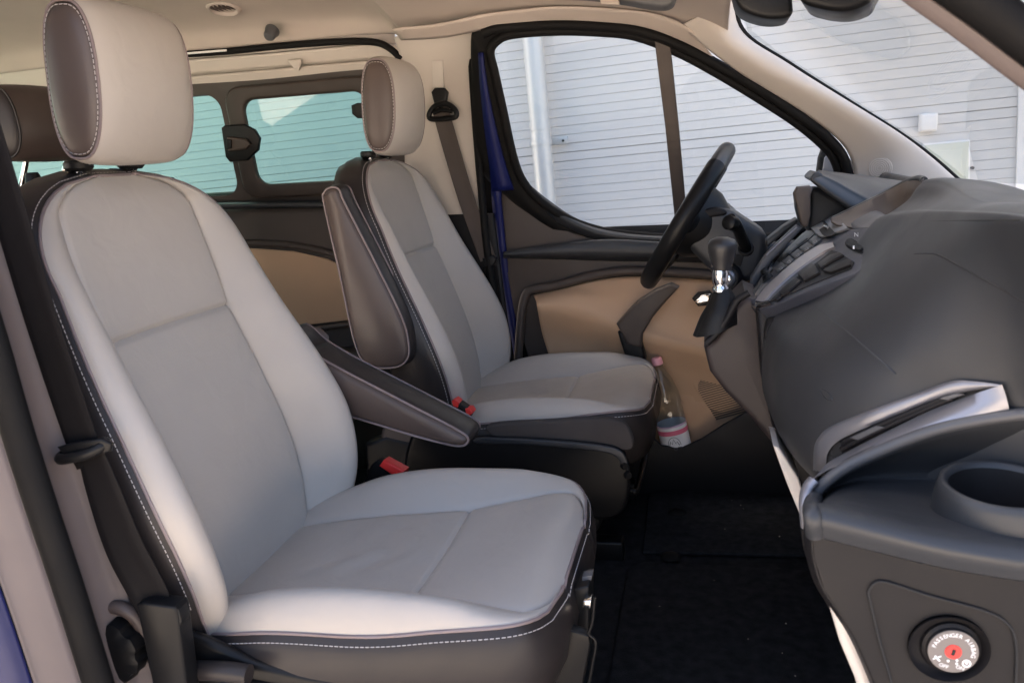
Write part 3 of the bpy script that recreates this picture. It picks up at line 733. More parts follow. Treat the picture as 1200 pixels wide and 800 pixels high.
tube('windscreen_seal', sl_, .007, M_RUBBER, van, n=8)
def mir(p): return Vector((p.x, 2 * YC - p.y, p.z))
rows = []
for p in crm([r[3] for r in APN], 12): rows.append([Vector((p.x + .012 + .07 * (1 - s * s), YC + (p.y - YC) * s, p.z + .012 * (1 - s * s))) for s in span(1, -1, 13)])
gridmesh('windscreen', rows, M_GLASS, van)
# near A pillar edge, top right of the picture
NA = tr([(1000, -60), (1060, -8), (1130, 42), (1200, 95), (1290, 160)], y=.90)
d_ = (NA[4] - NA[0]).normalized(); up_ = Vector((-d_.z, 0, d_.x)) * (-1 if d_.x < 0 else 1)
NA = [NA[0] - d_ * .35] + NA + [NA[4] + d_ * .25]
def off(pts, a, b): return [p + up_ * a + Vector((0, b, 0)) for p in pts]
near_a = surf('near_a_pillar', [off(NA, .002, .022), off(NA, -.001, .014), off(NA, .003, .006), off(NA, .009, .0)], mat('near_pillar_plastic', (.12, .095, .088), .55, bump=GRAIN), van, nu=20, nv=16, solid=.004)
tube('near_door_seal', crm(off(NA, .027, -.010), 24), .020, M_RUBBER, van, n=12)
surf('near_pillar_flange', [off(NA, .047, -.020), off(NA, .062, -.024), off(NA, .070, -.03), off(NA, .085, -.03)], M_BROWN, van, nu=20, nv=12)
surf('near_pillar_outer', [off(NA, .083, -.036), off(NA, .10, -.045), off(NA, .20, -.06)], M_BROWN, van, nu=20, nv=8)
# ---- near B pillar, left edge of the picture
def nb(px_list, y): return crm(tr(px_list, y=y), 30)
SL = [(-165, -110), (-132, 0), (-100, 110), (-60, 240), (-30, 320), (-4, 400), (16, 470), (34, 530), (60, 610), (90, 700), (118, 790), (140, 860)]
seal = nb([(a - 6, b) for a, b in SL], .82); 
def shf(pts, dx, y): return [Vector((p.x + dx, y, p.z)) for p in pts]
tube('near_b_pillar_seal', seal, .021, M_RUBBER, van, n=12, flat=(1, .8))
M_PINKB = mat('pillar_beige', (.135, .106, .097), .6, bump=GRAIN, var=.04)
surf('near_b_pillar_trim', [tr([(x + d, y) for x, y in SL], y=yy) for d, yy in ((8, .84), (16, .865), (40, .895))] + [[p + Vector((dx, dy, 0)) for p in tr([(x + 60, y) for x, y in SL], y=.91)] for dx, dy in ((0, 0), (-.05, .03), (-.2, .05))], M_PINKB, van, nu=30, nv=24)
surf('near_b_pillar_flange', [shf(seal, -.006, .80), shf(seal, -.020, .785), shf(seal, -.036, .772), shf(seal, -.040, .765)], M_PINKB, van, nu=30, nv=10)
surf('near_body_side', [shf(seal, -.042, .764), shf(seal, -.056, .745), shf(seal, -.11, .715), shf(seal, -.16, .71), shf(seal, -.22, .72)], M_BLUE, van, nu=30, nv=24)
# rest of the near side and the rear end, outside the picture
prism('near_side_panel', [Vector((-3.2, .87, 0)), Vector((-2.3, .87, 0)), Vector((-2.3, .87, .92)), Vector((-3.2, .87, .92))], (0, -.02, 0), M_TRIM, van, bevel=.004)
mesh('near_side_glass', [(-3.15, .875, .93), (-2.3, .875, .93), (-2.3, .90, 1.36), (-3.15, .90, 1.36)], [(0, 1, 2, 3)], M_TEAL, van, False)
prism('rear_panel', [Vector((-3.2, .87, 0)), Vector((-3.2, 2.48, 0)), Vector((-3.2, 2.48, .92)), Vector((-3.2, .87, .92))], (-.02, 0, 0), M_TRIM, van, bevel=.004)
mesh('rear_glass', [(-3.2, .95, .93), (-3.2, 2.38, .93), (-3.2, 2.36, 1.4), (-3.2, .97, 1.4)], [(0, 1, 2, 3)], M_TEAL, van, False)
# far lower sill trim and wheel-arch carpet
surf('far_kick_panel', [[Vector((x, 2.535, z)) for x in (-.75, -.1, .3, .7)] for z in (-.06, .12, .25, .8)], M_BLACK, van, nu=8, nv=8)

# ------------------------------------------------------------------ driver's door
dd = thing('front_door', (-.1, 2.5, .0), 'closed blue front door with tan insert, side window and bottle pocket', 'door')
def ypd(z): return 2.50 - max(0, z - .80) * .36
def fd(px, py, off=0):
    p = at(px, py, y=2.46)
    for _ in range(8): p = at(px, py, y=ypd(p.z) - off)
    return p
def fdw(pts, off=0): return [fd(a, b, off) for a, b in pts]
WIN = [(575, 62), (582, 49), (600, 41), (650, 37), (700, 38), (745, 43), (795, 62), (840, 86), (885, 113), (930, 142), (962, 168), (978, 188), (984, 215), (978, 245), (940, 270), (880, 279), (800, 279), (750, 276), (705, 270), (665, 256), (632, 234), (612, 210), (601, 180), (590, 130), (580, 85)]
win = crm(fdw(WIN), 110, closed=True)
tube('window_seal', [p + Vector((0, -.004, 0)) for p in win], .0125, M_RUBBER, dd, n=10, closed=True)
# painted frame round the window (outside ring)
cwin = sum(win, Vector()) / len(win)
OUTR = [(550, 40), (560, 34), (585, 33), (650, 30), (703, 32), (750, 37), (800, 56), (845, 80), (890, 107), (935, 136), (970, 160), (996, 184), (1006, 215), (1000, 250), (960, 290), (880, 300), (800, 300), (745, 298), (695, 290), (650, 275), (615, 250), (586, 226), (562, 200), (552, 150), (550, 85)]
outr = crm(fdw(OUTR), 110, closed=True)
gridmesh('window_frame', [[p + Vector((0, .012, 0)) for p in win], [p.lerp(q, .35) + Vector((0, -.006, 0)) for p, q in zip(win, outr)], [p.lerp(q, .8) + Vector((0, -.004, 0)) for p, q in zip(win, outr)], [q + Vector((0, .02, 0)) for q in outr]], M_RUBBER, dd, cu=True)
gridmesh('painted_edge', [crm(fdw([(561, 62), (563, 100), (568, 150), (574, 195), (577, 224)], .010), 20), crm(fdw([(566, 62), (571, 100), (579, 140), (590, 185), (602, 222)], .014), 20)], M_BLUEI, dd, solid=.008)
prism('door_jamb', tr([(545, 60), (570, 60), (596, 200), (640, 300), (640, 545), (560, 545)], y=2.53), (0, .01, 0), M_RUBBER, dd, bevel=0)
mesh('window_pane', [p + Vector((0, .012, 0)) for p in win], [tuple(range(110))], M_GLASS, dd, False)
surf('cant_rail_trim', [fdw([(470, 47), (520, 44), (566, 35), (585, 31), (650, 26), (705, 28), (755, 34), (800, 50), (838, 71)], .012), fdw([(460, 34), (515, 28), (562, 18), (590, 14), (650, 8), (710, 10), (760, 15), (790, 24), (812, 36)], .05)], M_HEAD, dd, nu=40, nv=6)
# the black seal above the frame
tube('door_frame_seal', crm(fdw([(566, 40), (580, 34), (600, 32), (650, 29), (705, 31), (752, 37), (802, 56), (846, 79), (892, 106), (937, 136), (969, 161), (988, 184), (994, 212)], .014), 60), .0135, M_RUBBER, dd, n=10)
prism('divider_bar', fdw([(767, 46), (786, 54), (796, 150), (808, 285), (794, 285), (780, 150)], -.002), (0, -.02, 0), M_TRIM, dd, bevel=.003)
# blue edge below the window on the hinge-far side
gridmesh('painted_edge', [fdw([(574, 190), (577, 240), (586, 320), (600, 400), (616, 500)], .0), fdw([(586, 190), (588, 240), (596, 320), (608, 400), (622, 500)], .004)], M_BLUEI, dd, solid=.006)
# dark upper panel
UP = [(578, 222), (600, 222), (618, 232), (640, 254), (672, 272), (715, 285), (770, 290), (860, 292), (960, 284), (990, 292), (990, 420), (860, 420), (700, 425), (622, 430), (600, 360), (590, 300)]
def smooth_outline(pts, n): return crm(pts, n, closed=True)
prism('upper_panel', tr(UP, y=2.492), (0, .03, 0), M_TRIM, dd, bevel=.008)
surf('belt_ledge', [tr([(590, 297), (650, 293), (710, 288), (780, 291), (870, 292), (960, 286)], y=2.488), tr([(590, 296), (650, 287), (710, 281), (780, 284), (870, 286), (960, 280)], y=2.462), tr([(590, 299), (650, 297), (710, 297), (780, 298), (870, 300), (960, 296)], y=2.455), tr([(590, 302), (650, 303), (710, 305), (780, 306), (870, 308), (960, 304)], y=2.484)], M_DASH, dd, nu=40, nv=16)
surf('window_base_roll', [tr([(580, 226), (604, 224), (632, 245), (664, 266), (705, 281), (770, 287), (860, 289)], y=2.485), tr([(586, 220), (608, 217), (636, 238), (668, 259), (708, 274), (770, 280), (860, 281)], y=2.470), tr([(594, 216), (611, 211), (640, 233), (671, 254), (710, 269), (770, 276), (860, 277)], y=2.492)], M_DASH, dd, nu=50, nv=14)
# curved dark rim above the tan insert
tube('insert_rim', crm(tr([(607, 425), (610, 380), (614, 352), (622, 340), (650, 335), (690, 324), (725, 318), (760, 318), (830, 322), (900, 330)], y=2.478), 50), .014, M_TRIM, dd, n=12)
# tan insert: upper shelf, ridge, lower face
T0 = [(625, 346), (660, 338), (700, 328), (745, 324), (800, 326), (860, 330), (920, 336)]
T1 = [(628, 352), (665, 350), (705, 358), (735, 370), (790, 385), (850, 400), (920, 415)]
T2 = [(630, 362), (665, 366), (705, 378), (740, 392), (790, 405), (850, 418), (920, 432)]
T3 = [(636, 392), (670, 400), (705, 412), (745, 425), (790, 440), (850, 455), (920, 470)]
T4 = [(648, 430), (680, 450), (710, 470), (750, 500), (790, 520), (850, 520), (920, 520)]
surf('tan_insert', [tr(T0, y=2.484), tr(T1, y=2.425), tr(T2, y=2.405), tr(T3, y=2.458), tr(T4, y=2.468)], M_TAN, dd, nu=50, nv=40)
# grab handle
GH = [(722, 380), (745, 355), (768, 340), (786, 333), (796, 337), (782, 352), (765, 372), (753, 392), (752, 408), (735, 404)]
gh = prism('grab_handle', tr(GH, y=2.375), (0, .05, 0), M_TRIM, dd, bevel=.010, seg=4)
prism('handle_foot', tr([(723, 388), (751, 394), (757, 425), (733, 420)], y=2.382), (0, .06, 0), M_BLACK, dd, bevel=.008)
# inside door release
prism('release_recess', tr([(811, 350), (818, 343), (832, 341), (838, 350), (832, 358), (818, 359)], y=2.425), (0, .02, 0), M_BLACK, dd, bevel=.003)
prism('release_lever', tr([(814, 353), (822, 346), (833, 344), (830, 354), (820, 357)], y=2.415), (0, .008, 0), M_CHROME, dd, bevel=.003)
# speaker panel and grille
sg = prism('speaker_panel', tr([(806, 428), (812, 420), (838, 418), (880, 440), (900, 480), (875, 478), (845, 484), (830, 478), (814, 455)], y=2.455), (0, .02, 0), M_TAN, dd, bevel=.004)
M_GRILL = mat('grille_slot', (.10, .07, .05), .7)
for i in range(25):
    yy = 430 + i * 2.4; k_i = i / 1.62; x0 = 818 + max(0, (k_i - 6) * 2.4) + max(0, (4 - k_i) * 2.8); x1 = min(838 + k_i * 4.4, 874)
    if x1 - x0 > 4:
        prism('grille_slot', tr([(x0, yy + 3.5), (x1, yy - (x1 - x0) * .28 + 3.5), (x1, yy - (x1 - x0) * .28 + 4.5), (x0, yy + 4.5)], y=2.4535), (0, .004, 0), M_GRILL, sg, bevel=0)
# dark pocket along the bottom
PK = [(742, 478), (752, 500), (775, 522), (800, 524), (822, 514), (850, 496), (890, 474), (930, 455), (960, 520), (935, 600), (760, 600), (735, 560), (728, 520)]
prism('bottle_pocket', tr(PK, y=2.36), (0, .012, 0), M_DASHLO, dd, bevel=.005)
prism('pocket_back', tr([(735, 440), (805, 430), (815, 470), (900, 480), (930, 590), (740, 590)], y=2.462), (0, .01, 0), M_TAN, dd, bevel=.003)
# ---- the outside mirror seen through the door glass
om = thing('wing_mirror', (.42, 2.62, .85), 'dark door mirror outside the front side window', 'mirror')
prism('mirror_housing', [at(a, b, y=2.66) for a, b in [(955, 208), (958, 185), (964, 168), (970, 164), (976, 168), (992, 200), (990, 222), (958, 222)]], (.02, .16, 0), M_BLACK, om, bevel=.012)
prism('mirror_glass', [at(a, b, y=2.652) for a, b in [(963, 205), (966, 185), (974, 176), (980, 190), (982, 212), (964, 214)]], (0, .004, 0), M_SILVER, om, bevel=.002)
prism('mirror_foot', [at(a, b, y=2.60) for a, b in [(968, 215), (990, 215), (992, 250), (975, 250)]], (0, .1, 0), M_BLACK, om, bevel=.008)

# ------------------------------------------------------------------ dashboard
da = thing('dashboard', (.4, 1.66, .45), 'dark grey moulded dashboard with silver vent trims and centre controls', 'dashboard')
XS = lut([(.905, .322), (1.0, .313), (1.22, .296), (1.34, .288), (1.50, .272)])
ZS = lut([(.905, .930), (1.0, .929), (1.1, .924), (1.22, .916), (1.34, .905), (1.50, .884)])
XR = lut([(.905, .43), (1.0, .365), (1.04, .31), (1.08, .245), (1.12, .195), (1.18, .150), (1.25, .124), (1.34, .105), (1.50, .096)])
def sst(a, b, x): t = max(0, min(1, (x - a) / (b - a))); return t * t * (3 - 2 * t)
def mixp(a, b, t): return (a[0] + (b[0] - a[0]) * t, a[1] + (b[1] - a[1]) * t)
def sect(y):
    xs, zs, xr = XS(y), ZS(y), XR(y); w2 = sst(1.15, 1.5, y)
    near_ = [(xs + .060, zs + .0125), (xs + .040, zs + .0145), (xs + .022, zs + .012), (xs + .008, zs + .006)]
    far__ = [(xs + .090, zs + .066), (xs + .068, zs + .057), (xs + .052, zs + .034), (xs + .025, zs + .014)]
    p = [(.74, .835), (.56, .885), (.46, .916 + .02 * w2)] + [mixp(a, b, w2) for a, b in zip(near_, far__)] + [(xs, zs)]
    w = sst(1.28, 1.40, y); sh = (xr + (xs - xr) * .30 + .003 * w, .762 - .007 * w)
    p += [(xs + (sh[0] - xs) * t + .003 * w, zs + (sh[1] - zs) * t - .0075 * w) for t in (.33, .66)] + [sh, (xr + (.014 if xr < xs else 0), .715), (xr, .66), (xr + .002, .58), (xr + .035, .52), (xr + .12, .46)]
    return p
SECS = [(y, sect(y)) for y in (.905, .95, 1.0, 1.04, 1.08, 1.12, 1.18, 1.25, 1.33, 1.42, 1.50)]
SECS.append((1.511, [(x + (.005 if 2 < i < 12 else 0), z - (.005 if i < 9 else 0)) for i, (x, z) in enumerate(sect(1.50))]))
dash_rows = []
for y, p in SECS: dash_rows.append([Vector((x, y, z)) for x, z in p])
fas = surf('passenger_fascia', dash_rows, M_DASH, da, nu=90, nv=64, ang=180)
prism('fascia_end', [Vector((x, .903, z)) for x, z in SECS[0][1]] + [Vector((.74, .903, .46))], (0, -.012, 0), M_DASH, da, bevel=.003)
# groove of the top pad and of the airbag lid
_od = caster(fas)
def on_dash(px, py, lift=.0008): return _od(px, py, lift + .0022)
M_GAP = mat('panel_gap', (.012, .012, .013), .8)
def dash_line(pts, n): return [on_dash(p.x, p.y) for p in crm([Vector((a, b, 0)) for a, b in pts], n)]
tube('pad_joint', dash_line([(1042, 261.5), (1062, 261), (1100, 259.5), (1150, 258.5), (1196, 258)], 60), .0013, M_GAP, da, n=6)
tube('airbag_lid_joint', dash_line([(1072, 298), (1088, 297.5), (1100, 299), (1125, 312), (1150, 326), (1178, 341), (1205, 357)], 60), .0013, M_GAP, da, n=6)
# raised airbag mark
am = on_dash(968, 461); am2 = on_dash(974, 468)
tube('airbag_mark', crm([on_dash(962, 456), on_dash(970, 460), on_dash(976, 468), on_dash(970, 469), on_dash(963, 461)], 16, closed=True), .0012, M_DASH, da, n=6, closed=True)
tube('fascia_crease', dash_line([(952, 357), (985, 382), (1020, 412), (1050, 438)], 40), .0022, M_DASH, da, n=8, flat=(.5, 1))
# inner dash body behind the controls (driver half)
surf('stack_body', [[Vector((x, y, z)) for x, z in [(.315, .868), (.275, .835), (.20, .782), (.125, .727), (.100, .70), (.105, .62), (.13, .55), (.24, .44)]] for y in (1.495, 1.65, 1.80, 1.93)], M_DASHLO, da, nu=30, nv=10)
surf('top_deck', [[Vector((x, y, z)) for x, z in [(.76, .83), (.60, .875), (.50, .91), (.455, .925), (.44, .90)]] for y in (1.49, 1.65, 1.80, 1.95, 2.44)], M_DASH, da, nu=24, nv=24)
DS = [(1.93, [(.56, .90), (.44, .905), (.36, .86), (.30, .82), (.26, .78), (.22, .73), (.18, .66), (.18, .55), (.26, .44)]),
      (2.44, [(.56, .90), (.44, .90), (.36, .855), (.30, .81), (.26, .77), (.22, .71), (.18, .64), (.18, .55), (.26, .44)])]
surf('driver_fascia', [[Vector((x, y, z)) for x, z in p] for y, p in DS], M_DASH, da, nu=50, nv=24, ang=180)
# centre console leg with the gear lever
CL = [(825, 408), (836, 398), (850, 380), (862, 358), (874, 346), (888, 352), (896, 380), (905, 440), (916, 505), (930, 545), (905, 520), (880, 490), (850, 460), (832, 436)]
prism('console_leg', tr(CL, y=1.62), (0, .20, 0), mat('console_plastic', (.036, .027, .026), .5, bump=GRAIN, var=.05, spec=.35), da, bevel=.02, seg=5)
prism('console_leg_side', tr([(886, 362), (905, 362), (935, 420), (960, 520), (948, 585), (925, 540), (905, 500), (892, 440)], y=1.545), (0, .05, 0), M_DASHLO, da, bevel=.012)
# centre panel of buttons lying on a sloped face
P_A = at(885, 358, y=1.62); P_B = at(1012, 268, y=1.62)
PU = (P_B - P_A).normalized(); PN = Vector((-PU.z, 0, PU.x)).normalized(); 
def cp(px, py, o=0): return at(px, py, n=PN, d=PN.dot(P_A) + o)
def cpl(pts, o=0): return [cp(a, b, o) for a, b in pts]
def zz(*pts): return [(800 + a / 4, 180 + b / 4) for a, b in pts]
BEZ = zz((312, 692), (330, 650), (370, 590), (420, 520), (480, 450), (560, 372), (630, 335), (700, 302), (742, 308), (785, 352), (868, 346), (905, 395), (928, 435), (918, 498), (800, 568), (600, 640), (420, 715), (350, 730), (318, 715))
M_CPAN = mat('control_panel_plastic', (.040, .043, .056), .42, bump=GRAIN, var=.05)
bz = prism('centre_panel', cpl(BEZ, .004), PN * -.028, M_CPAN, da, bevel=.0035)
def strip(name, a, b, h, mt, parent, n=36):
    A = crm(a, n); B = crm(b, n)
    return gridmesh(name, [A, [p + PN * h for p in A], [p.lerp(q, .5) + PN * (h * 1.25) for p, q in zip(A, B)], [q + PN * h for q in B], B], mt, parent, ang=60)
M_ARC = mat('arc_trim', (.40, .37, .37), .36, metal=.5)
strip('silver_arc', cpl(zz((345, 698), (400, 630), (480, 555), (560, 490), (640, 441), (712, 424)), .003), cpl(zz((388, 706), (432, 652), (520, 572), (600, 512), (670, 466), (718, 446)), .003), .005, M_ARC, bz)
strip('chrome_lip', cpl(zz((312, 695), (335, 650), (372, 598), (420, 535)), .003), cpl(zz((335, 697), (356, 655), (388, 608), (430, 548)), .003), .006, M_CHROME, bz)
strip('chrome_lip', cpl(zz((318, 712), (350, 728), (420, 712)), .003), cpl(zz((328, 696), (356, 708), (412, 698)), .003), .006, M_CHROME, bz)
vo = prism('vent_opening', cpl(zz((402, 700), (470, 632), (560, 560), (640, 505), (700, 455), (730, 463), (806, 510), (792, 540), (700, 577), (600, 617), (500, 662)), .0045), PN * .0012, M_GAP, bz, bevel=0)
for q in (((640, 522), (700, 482), (742, 470), (760, 482), (690, 520), (655, 545)), ((662, 556), (720, 528), (785, 502), (800, 512), (795, 530), (700, 566)), ((545, 572), (610, 522), (628, 530), (648, 566), (575, 604)), ((462, 652), (540, 590), (560, 604), (505, 652), (470, 672)), ((430, 690), (455, 660), (468, 676), (445, 694))):
    prism('vent_slat', cpl(zz(*q), .0058), PN * .005, M_DASHLO, vo, bevel=.0015)
tw = prism('thumbwheel_recess', crm(cpl(zz((762, 420), (778, 402), (800, 403), (852, 440), (852, 460), (832, 468), (775, 442)), .0045), 28, closed=True), PN * .001, M_GAP, bz, bevel=0)
prism('thumbwheel', crm(cpl(zz((772, 420), (784, 408), (800, 410), (845, 442), (844, 456), (830, 460), (780, 438)), .0055), 28, closed=True), PN * .005, M_DASHLO, tw, bevel=.002)
prism('wheel_mark', cpl(zz((798, 432), (806, 432), (806, 448), (798, 448)), .0108), PN * .0004, M_WHITE, tw, bevel=0)
tube('position_mark', cpl(zz((806, 388), (806, 372), (822, 388), (822, 372)), .0052), .0008, M_WHITE, bz, n=5)
btm = mat('button_grey', (.060, .062, .064), .4, var=.05); M_ICON = mat('button_icon', (.30, .30, .31), .6)
for q in (((432, 542), (468, 514), (490, 531), (450, 560)), ((471, 511), (505, 484), (527, 501), (492, 528)), ((509, 481), (547, 452), (569, 470), (530, 498)), ((551, 449), (590, 420), (612, 440), (572, 467)), ((595, 416), (625, 388), (652, 406), (616, 437))):
    k = prism('button', cpl(zz(*q), .0045), PN * .0045, btm, bz, bevel=.0012)
    cx_ = sum(a for a, _ in q) / 4; cy_ = sum(b for _, b in q) / 4
    tube('icon', cpl(zz((cx_ - 9, cy_ + 2), (cx_ + 2, cy_ - 6), (cx_ + 9, cy_ + 1), (cx_ - 2, cy_ + 7)), .0092), .0005, M_ICON, k, n=5, closed=True)
dsx = prism('display_strip', cpl(zz((445, 505), (480, 462), (530, 412), (575, 377), (600, 362), (622, 380), (590, 412), (545, 444), (500, 478), (460, 515)), .0045), PN * .003, M_SATIN, bz, bevel=.001)
for q in (((490, 465), (530, 428), (540, 436), (500, 472)), ((535, 424), (575, 390), (586, 398), (545, 431))):
    prism('button', cpl(zz(*q), .0078), PN * .002, btm, bz, bevel=.0006)
M_PALE = mat('pale_bezel', (.20, .20, .205), .45, var=.04)
cf = prism('card_slot_frame', cpl(zz((606, 356), (640, 338), (700, 304), (738, 311), (781, 358), (720, 378), (655, 398), (632, 384)), .005), PN * .005, M_PALE, bz, bevel=.0015)
prism('card_slot', cpl(zz((640, 358), (672, 338), (690, 345), (716, 372), (708, 382), (672, 390), (655, 380)), .0102), PN * .0008, M_GAP, bz, bevel=0)
prism('slot_tab', cpl(zz((662, 332), (674, 326), (690, 345), (682, 358), (668, 352)), .0112), PN * .007, M_CHROME, bz, bevel=.001)
for a_, b_ in ((392, 560), (412, 528), (405, 586)):
    lathe('control_knob', [(0, .011), (.007, .011), (.009, .008), (.010, 0)], cp(*zz((a_, b_))[0], .004), PN, M_SATIN, bz, n=18)
# top tray (dash plastic coloured brown for the warm light inside) and hoods
RP = [((974, 258), 1.79), ((985, 253), 1.79), ((1010, 241), 1.78), ((1040, 226), 1.77), ((1060, 215), 1.74), ((1072, 210.5), 1.68), ((1079, 210), 1.60), ((1082, 212), 1.515)]
rim_ = crm([at(*q, y=y) for q, y in RP], 40)
cen_ = Vector((.30, 1.60, .86))
def inw(p, k, dz): q = p.lerp(cen_, k); return Vector((q.x, q.y, p.z + dz))
low_ = [Vector((p.x - .004, p.y - .03, max(.862, p.z - .06))) for p in rim_]
surf_rows = [[p + Vector((.008, .012, -.004)) for p in rim_], [p + Vector((.002, .004, .003)) for p in rim_], [p + Vector((-.002, -.004, .001)) for p in rim_], [p.lerp(q, .4) for p, q in zip(rim_, low_)], [p.lerp(q, .85) for p, q in zip(rim_, low_)], [inw(q, .12, -.004) for q in low_], [inw(q, .6, -.006) for q in low_], [inw(q, .97, -.006) for q in low_]]
gridmesh('top_tray', surf_rows, M_TRIM, da, ang=60, solid=.003)
tube('tray_rim', [p + Vector((.002, .004, .001)) for p in rim_], .006, M_DASH, da, n=10)
surf('tray_lip', [cpl([(938, 286), (957, 266), (977, 255), (986, 257), (998, 268), (1020, 268)], .0), [Vector((.29, 1.93, .868)), Vector((.30, 1.88, .874)), Vector((.315, 1.80, .88)), Vector((.315, 1.70, .878)), Vector((.315, 1.58, .876)), Vector((.30, 1.49, .874))], [Vector((.32, 1.93, .862)), Vector((.33, 1.88, .866)), Vector((.34, 1.80, .868)), Vector((.34, 1.70, .866)), Vector((.34, 1.58, .862)), Vector((.33, 1.49, .86))]], M_GREYP, da, nu=30, nv=10)
# instrument hood
ridge = tr([(964, 206.5), (980, 214), (1000, 225), (1018, 234.5)], y=1.90); upper = tr([(958, 201.5), (985, 204), (1020, 208), (1064, 214)], y=2.12)
lower = tr([(951, 211), (965, 222), (982, 234), (996, 244)], y=1.88)
surf('cluster_hood', [[p + Vector((0, .03, -.03)) for p in upper], upper, [p.lerp(q, .5) + Vector((0, 0, .004)) for p, q in zip(upper, ridge)], [p.lerp(q, .1) + Vector((0, 0, .001)) for p, q in zip(ridge, upper)], ridge, [p.lerp(q, .2) for p, q in zip(ridge, lower)], lower, [p + Vector((.02, .10, -.012)) for p in lower]], M_DASH, da, nu=30, nv=40, solid=.004, ang=180)
prism('hood_nose', crm(tr([(950, 208), (957, 201.5), (965, 206.5), (962, 216), (952, 212)], y=1.895), 24, closed=True), (0, .12, .0), M_DASH, da, bevel=.006, seg=4)
prism('cluster_side', tr([(948, 222), (960, 220), (985, 234), (1003, 250), (985, 258), (962, 268), (948, 272)], y=1.95), (0, .10, 0), M_DASH, da, bevel=.014, seg=4)
# slim upright display frame
prism('display_frame', tr([(930, 226), (934, 219), (949, 217.5), (953, 221), (950, 229), (950, 253), (946, 267), (939, 264), (934, 242)], y=1.86), (0, .02, 0), M_TRIM, da, bevel=.005)
prism('display_back', tr([(932, 228), (937, 221), (948, 221), (946, 240), (943, 262), (938, 262), (934, 246)], y=1.882), (0, .06, 0), M_BLACK, da, bevel=.004)
# lower driver trims left of the controls
prism('stack_flank', tr([(896, 300), (912, 284), (934, 264), (940, 268), (926, 284), (905, 306), (888, 332), (878, 345), (880, 325)], y=1.86), (0, .03, 0), M_GREYP, da, bevel=.006)
tube('stack_flank_chrome', crm(tr([(898, 299), (914, 284), (934, 266)], y=1.855), 14), .002, M_SILVER, da, n=8)
prism('lower_cowl', tr([(898, 282), (918, 266), (934, 256), (935, 261), (916, 276), (899, 290)], y=1.95), (0, .05, 0), M_DASH, da, bevel=.004)
# steering column shroud
SH = [(806, 262), (818, 250), (836, 244), (856, 247), (880, 262), (898, 275), (900, 290), (897, 305), (888, 325), (872, 333), (850, 334), (835, 320), (815, 300), (803, 285)]
prism('column_shroud', crm(tr(SH, y=2.05), 40, closed=True), (0, .16, 0), M_DASH, da, bevel=.022, seg=5)
prism('column_top', crm(tr([(806, 262), (818, 249), (836, 243), (850, 246), (850, 252), (830, 256), (812, 268)], y=2.045), 30, closed=True), (0, .17, 0), M_DASHLO, da, bevel=.006)
prism('shroud_plug', tr([(857, 297), (872, 299), (868, 312), (855, 308)], y=2.046), (0, .01, 0), M_DASHLO, da, bevel=.001)
# ignition
ik = lathe('ignition_ring', [(.010, .012), (.016, .014), (.021, .010), (.022, 0)], at(853, 326, y=2.03), (-.35, -.9, .1), M_SILVER, da, n=26)
lathe('ignition_lock', [(0, .010), (.004, .010), (.010, .008), (.0105, 0)], at(853, 326, y=2.03), (-.35, -.9, .1), M_CHROME, ik, n=20)
lathe('ignition_bezel', [(.022, .004), (.032, .004), (.036, -.004), (.036, -.02)], at(850, 326, y=2.035), (-.35, -.9, .1), M_DASHLO, ik, n=26)
# stalks
sx = crm([at(874, 290, y=2.05), at(868, 276, y=1.99), at(862, 262, y=1.95), at(856, 256, y=1.93)], 16)
stk = tube('wiper_stalk', sx, lambda s: .014 - .002 * s, M_SATIN, da, n=14)
lathe('stalk_tip', [(0, .010), (.010, .010), (.0165, .006), (.017, -.012), (.012, -.022)], at(855, 261, y=1.925), (-.55, -.8, .2), M_SATIN, stk, n=20)
lathe('stalk_collar', [(.014, .006), (.018, .004), (.019, -.01)], at(874, 291, y=2.05), (-.2, -1, .3), M_DASHLO, stk, n=20)
st2 = tube('indicator_stalk', [at(862, 256, y=2.2), at(856, 247, y=2.28), at(851, 243, y=2.34)], .012, M_SATIN, da, n=12)
lathe('stalk_tip', [(0, .01), (.010, .008), (.013, 0), (.010, -.015)], at(851, 243, y=2.34), (-.3, .9, .2), M_SATIN, st2, n=16)

# ---- outer vent with silver trim on the passenger end
def dl(pts, n, lift): return [on_dash(p.x, p.y, lift) for p in crm([Vector((a, b, 0)) for a, b in pts], n)]
NV = 48
UO = [(953, 566), (953, 544), (954, 524), (960, 511), (974, 499), (1017, 481), (1067, 463), (1112, 447), (1137, 446), (1174, 450)]
UI = [(966, 560), (968, 544), (970, 531), (979, 519), (994, 510), (1022, 498), (1067, 479), (1102, 466), (1137, 458), (1168, 453)]
LU = [(962, 562), (968, 545), (976, 537), (994, 528), (1017, 516), (1045, 502), (1075, 488), (1117, 469), (1150, 458), (1173, 451)]
ov = thing_part('outer_vent', da)
A0, A1_ = dl(UO, NV, .001), dl(UO, NV, .007); B1_, B0_ = dl(UI, NV, .008), dl(UI, NV, .0005)
gridmesh('upper_trim', [A0, A1_, [a.lerp(b, .25) + (a - CPOS).normalized() * -.003 for a, b in zip(A1_, B1_)], [a.lerp(b, .75) + (a - CPOS).normalized() * -.003 for a, b in zip(A1_, B1_)], B1_, B0_], M_SILVER, ov, ang=70)
gridmesh('vent_cavity', [dl(UI, NV, .0012), dl(LU, NV, .0012)], M_GAP, ov, ang=70)
def btw(t, k): 
    a = crm([Vector((x, y, 0)) for x, y in UI], NV)[k].lerp(crm([Vector((x, y, 0)) for x, y in LU], NV)[k], t); return on_dash(a.x, a.y, .004)
for t, a, b in ((.30, 17, 40), (.68, 15, 38)):
    tube('vent_slat', [btw(t, k) for k in range(a, b)], .0045, M_DASHLO, ov, n=8)
